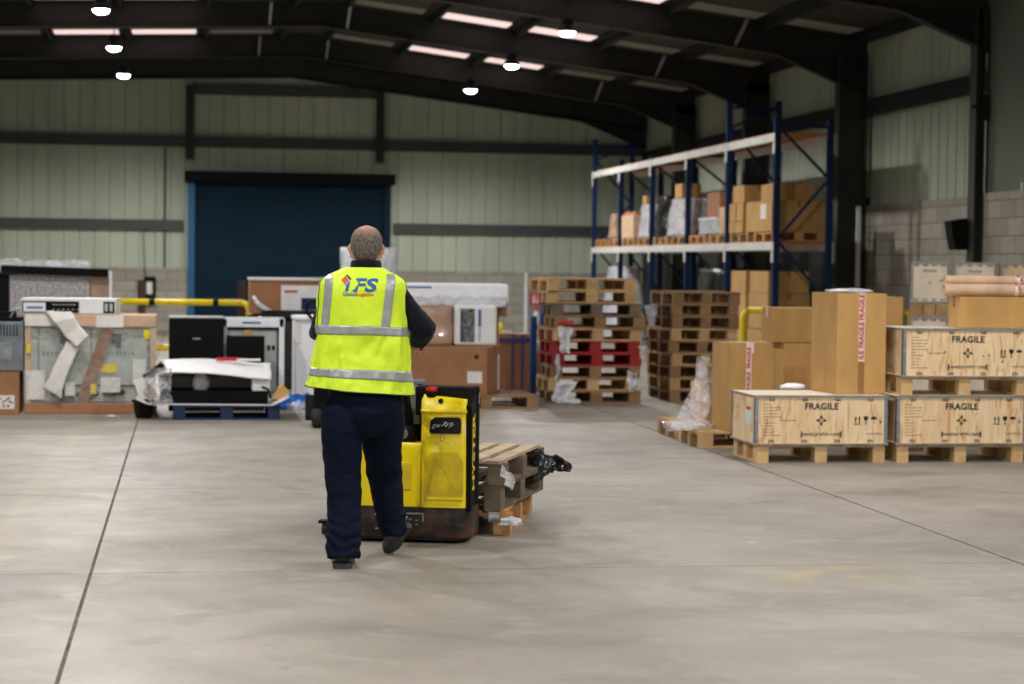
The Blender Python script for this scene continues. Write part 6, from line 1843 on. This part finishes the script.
def vring(z):
    z = max(VR[0][0], min(VR[-1][0], z))
    for p0, p1 in zip(VR, VR[1:]):
        if p0[0] <= z <= p1[0]:
            f = (z - p0[0]) / max(1e-6, p1[0] - p0[0]); return [p0[i] + (p1[i] - p0[i]) * f for i in range(5)]
    return VR[-1]
zlo, zhi = VR[0][0], VR[-1][0]
def vsurf(a, z, off=0.0):
    _, cx, hw, hd, cy = vring(z)
    e = .82
    ca, sa = math.cos(a), math.sin(a)
    x = math.copysign(abs(ca) ** e, ca) * (hw + off); y = math.copysign(abs(sa) ** e, sa) * (hd + off)
    q = Vector((cx + x, cy + y, z))
    # the hem dips at the middle and kicks out at the left like in the photo
    k = max(0, (zlo + .14 - z) / .14)
    if ca < -.2: q.x += -.012 * k * abs(ca); 
    q.z += k * (.028 * (-ca if ca < 0 else 0) - .02 * max(0, ca)) 
    # cloth folds: diagonal drag lines, stronger at the waist and hem
    w_ = math.exp(-((z - 1.12) / .16) ** 2) * .8 + k * .9 + .25
    f = noise.noise(Vector((a * 2.2 + z * 2.5, z * 5.5, 1.3))) * .012 + noise.noise(Vector((a * 5 - z * 5, z * 9, 4.1))) * .007 + noise.noise(Vector((a * 11, z * 22 + a * 3, 7.7))) * .0028
    n = Vector((ca, sa, 0))
    return q + n * f * w_ * 1.6
b = MB(); NA, NZ = 160, 110
b.grid(lambda u, v: vsurf(2 * math.pi * u, zlo + (zhi - zlo) * v), NA, NZ)
bmesh.ops.remove_doubles(b.bm, verts=b.bm.verts, dist=.0005)
vest = b.build('hi_vis_vest', M['vest'], PR, smooth=True, world=True, solid=.002)
def strip(name, fn, nu, nv, m, th=.0012):
    b = MB(); b.grid(fn, nu, nv); return b.build(name, m, vest, smooth=True, world=False, solid=th)
def loc_(p): return p - Vector(PR.location)
def zpy(py_): return W(365, py_, PYY).z
# horizontal tapes go all the way round
for y0, y1 in ((325.5, 334.5), (369, 378.5)):
    z0, z1 = zpy(y1), zpy(y0)
    def hz(u, v, z0=z0, z1=z1):
        a = 2 * math.pi * u; 
        dz = .012 * max(0, -math.cos(a)) * 0 - .01 * max(0, math.cos(a))
        return loc_(vsurf(a, z0 + (z1 - z0) * v + dz, .0032))
    strip('reflective_tape', hz, 160, 5, M['refl'])
# vertical tapes over the shoulders (from behind, slanting outwards at the top)
def ang_for(xw, z, back=True):
    lo, hi = math.pi, 2 * math.pi
    for _ in range(30):
        mid = (lo + hi) / 2
        if vsurf(mid, z).x < xw: lo = mid
        else: hi = mid
    return (lo + hi) / 2
for (xt0, xt1, yt), (xb0, xb1, yb) in (((327.5, 335, 274.5), (323, 330.5, 326.5)), ((388, 397, 274), (382, 391, 326.5))):
    zT_, zB_ = zpy(yt), zpy(yb)
    def vz(u, v, xt0=xt0, xt1=xt1, xb0=xb0, xb1=xb1, zT_=zT_, zB_=zB_):
        px_ = (xb0 + (xb1 - xb0) * u) * (1 - v) + (xt0 + (xt1 - xt0) * u) * v
        z = zB_ + (zT_ - zB_) * v
        xw = W(px_, 300, PYY - .12).x
        a = ang_for(xw, z)
        return loc_(vsurf(a, z, .0032))
    strip('reflective_tape', vz, 8, 50, M['refl'])
    def vf(u, v, xt0=xt0, xt1=xt1, xb0=xb0, xb1=xb1, zT_=zT_, zB_=zB_):
        px_ = (xb0 + (xb1 - xb0) * u) * (1 - v) + (xt0 + (xt1 - xt0) * u) * v
        z = zB_ + (zT_ - zB_) * v; a = ang_for(W(px_, 300, PYY - .12).x, z)
        return loc_(vsurf(2 * math.pi - a, z, .0032))
    strip('reflective_tape', vf, 8, 50, M['refl'])
# piping: hem, armholes
def tubeo(name, pts, r_, m): b = MB(); b.tube([loc_(p) for p in pts], r_, 6); return b.build(name, m, vest, smooth=True)
tubeo('hem_piping', [vsurf(2 * math.pi * k / 120, zlo, .001) for k in range(121)], .0032, M['piping'])
for s_ in (-1, 1):
    P_ = []
    for k in range(21):
        t_ = k / 20; z = zpy(276) + (zpy(338) - zpy(276)) * t_
        a = (2 * math.pi if s_ > 0 else math.pi) + (-1 if s_ > 0 else 1) * (.1 + .12 * math.sin(t_ * math.pi))
        P_.append(vsurf(a, z, .002))
    tubeo('armhole_piping', P_, .003, M['piping'])
# printed logo and lettering on the back
mw = vest.data
bv = BVHTree.FromPolygons([v.co for v in mw.vertices], [tuple(p.vertices) for p in mw.polygons])
def onback(p):     # p world (x, ?, z) -> local, pressed on the vest
    l_ = loc_(p); h, n, i, d_ = bv.ray_cast(Vector((l_.x, -1, l_.z)), Vector((0, 1, 0)))
    return Vector((l_.x, (h.y if h else -.15) - .0038, l_.z))
sc_ = (W(400, 300, PYY - .14).x - W(300, 300, PYY - .14).x) / 100
def bp(px_, py_): q = W(px_, py_, PYY - .14); return q
def printed(name, s, cx_, cy_, size, m, bold=0, shear=0, space=1.0, sx=1.0):
    q = bp(cx_, cy_); b = MB()
    add_text(b, s, size, face_y(q.x, 0, q.z) @ Matrix.Diagonal((sx, 1, 1, 1)), bold=bold, shear=shear, fn=onback, space=space)
    return b.build(name, m, vest)
M['logo_blue'] = mat('logo_blue', (38, 96, 160), .6); M['logo_red'] = mat('logo_red', (214, 66, 40), .6); M['logo_dark'] = mat('logo_dark', (52, 60, 70), .6); M['logo_sky'] = mat('logo_sky', (110, 170, 214), .6)
printed('lettering', 'FS', 364.8, 286, .095, M['logo_blue'], bold=.0036, shear=.22, sx=1.36, space=1.06)
b = MB()
def poly(pts, m, nm='logo_mark'):
    b = MB(); q = [bp(*p) for p in pts]
    b.grid(lambda u, v: onback(q[0].lerp(q[1], u).lerp(q[3].lerp(q[2], u), v)), 6, 6); return b.build(nm, m, vest)
poly([(346.0, 291.5), (349.0, 291.5), (351.4, 281.5), (348.2, 281.5)], M['logo_blue'], 'letter_stem')
poly([(342.5, 280), (347.4, 275.6), (350.2, 280.8), (345.6, 284.6)], M['logo_red'])
poly([(347.4, 275.6), (348.9, 274.4), (353, 279.0), (351.4, 280.6)], M['logo_dark'])
poly([(345.6, 284.6), (350.2, 280.8), (351.4, 280.6), (347.4, 285.4)], M['logo_sky'])
printed('lettering', 'Global', 350.5, 294.6, .026, M['logo_blue'], bold=.0006, space=1.05)
printed('lettering', 'Logistics', 366.0, 294.6, .026, M['logo_red'], bold=.0006, space=1.0)
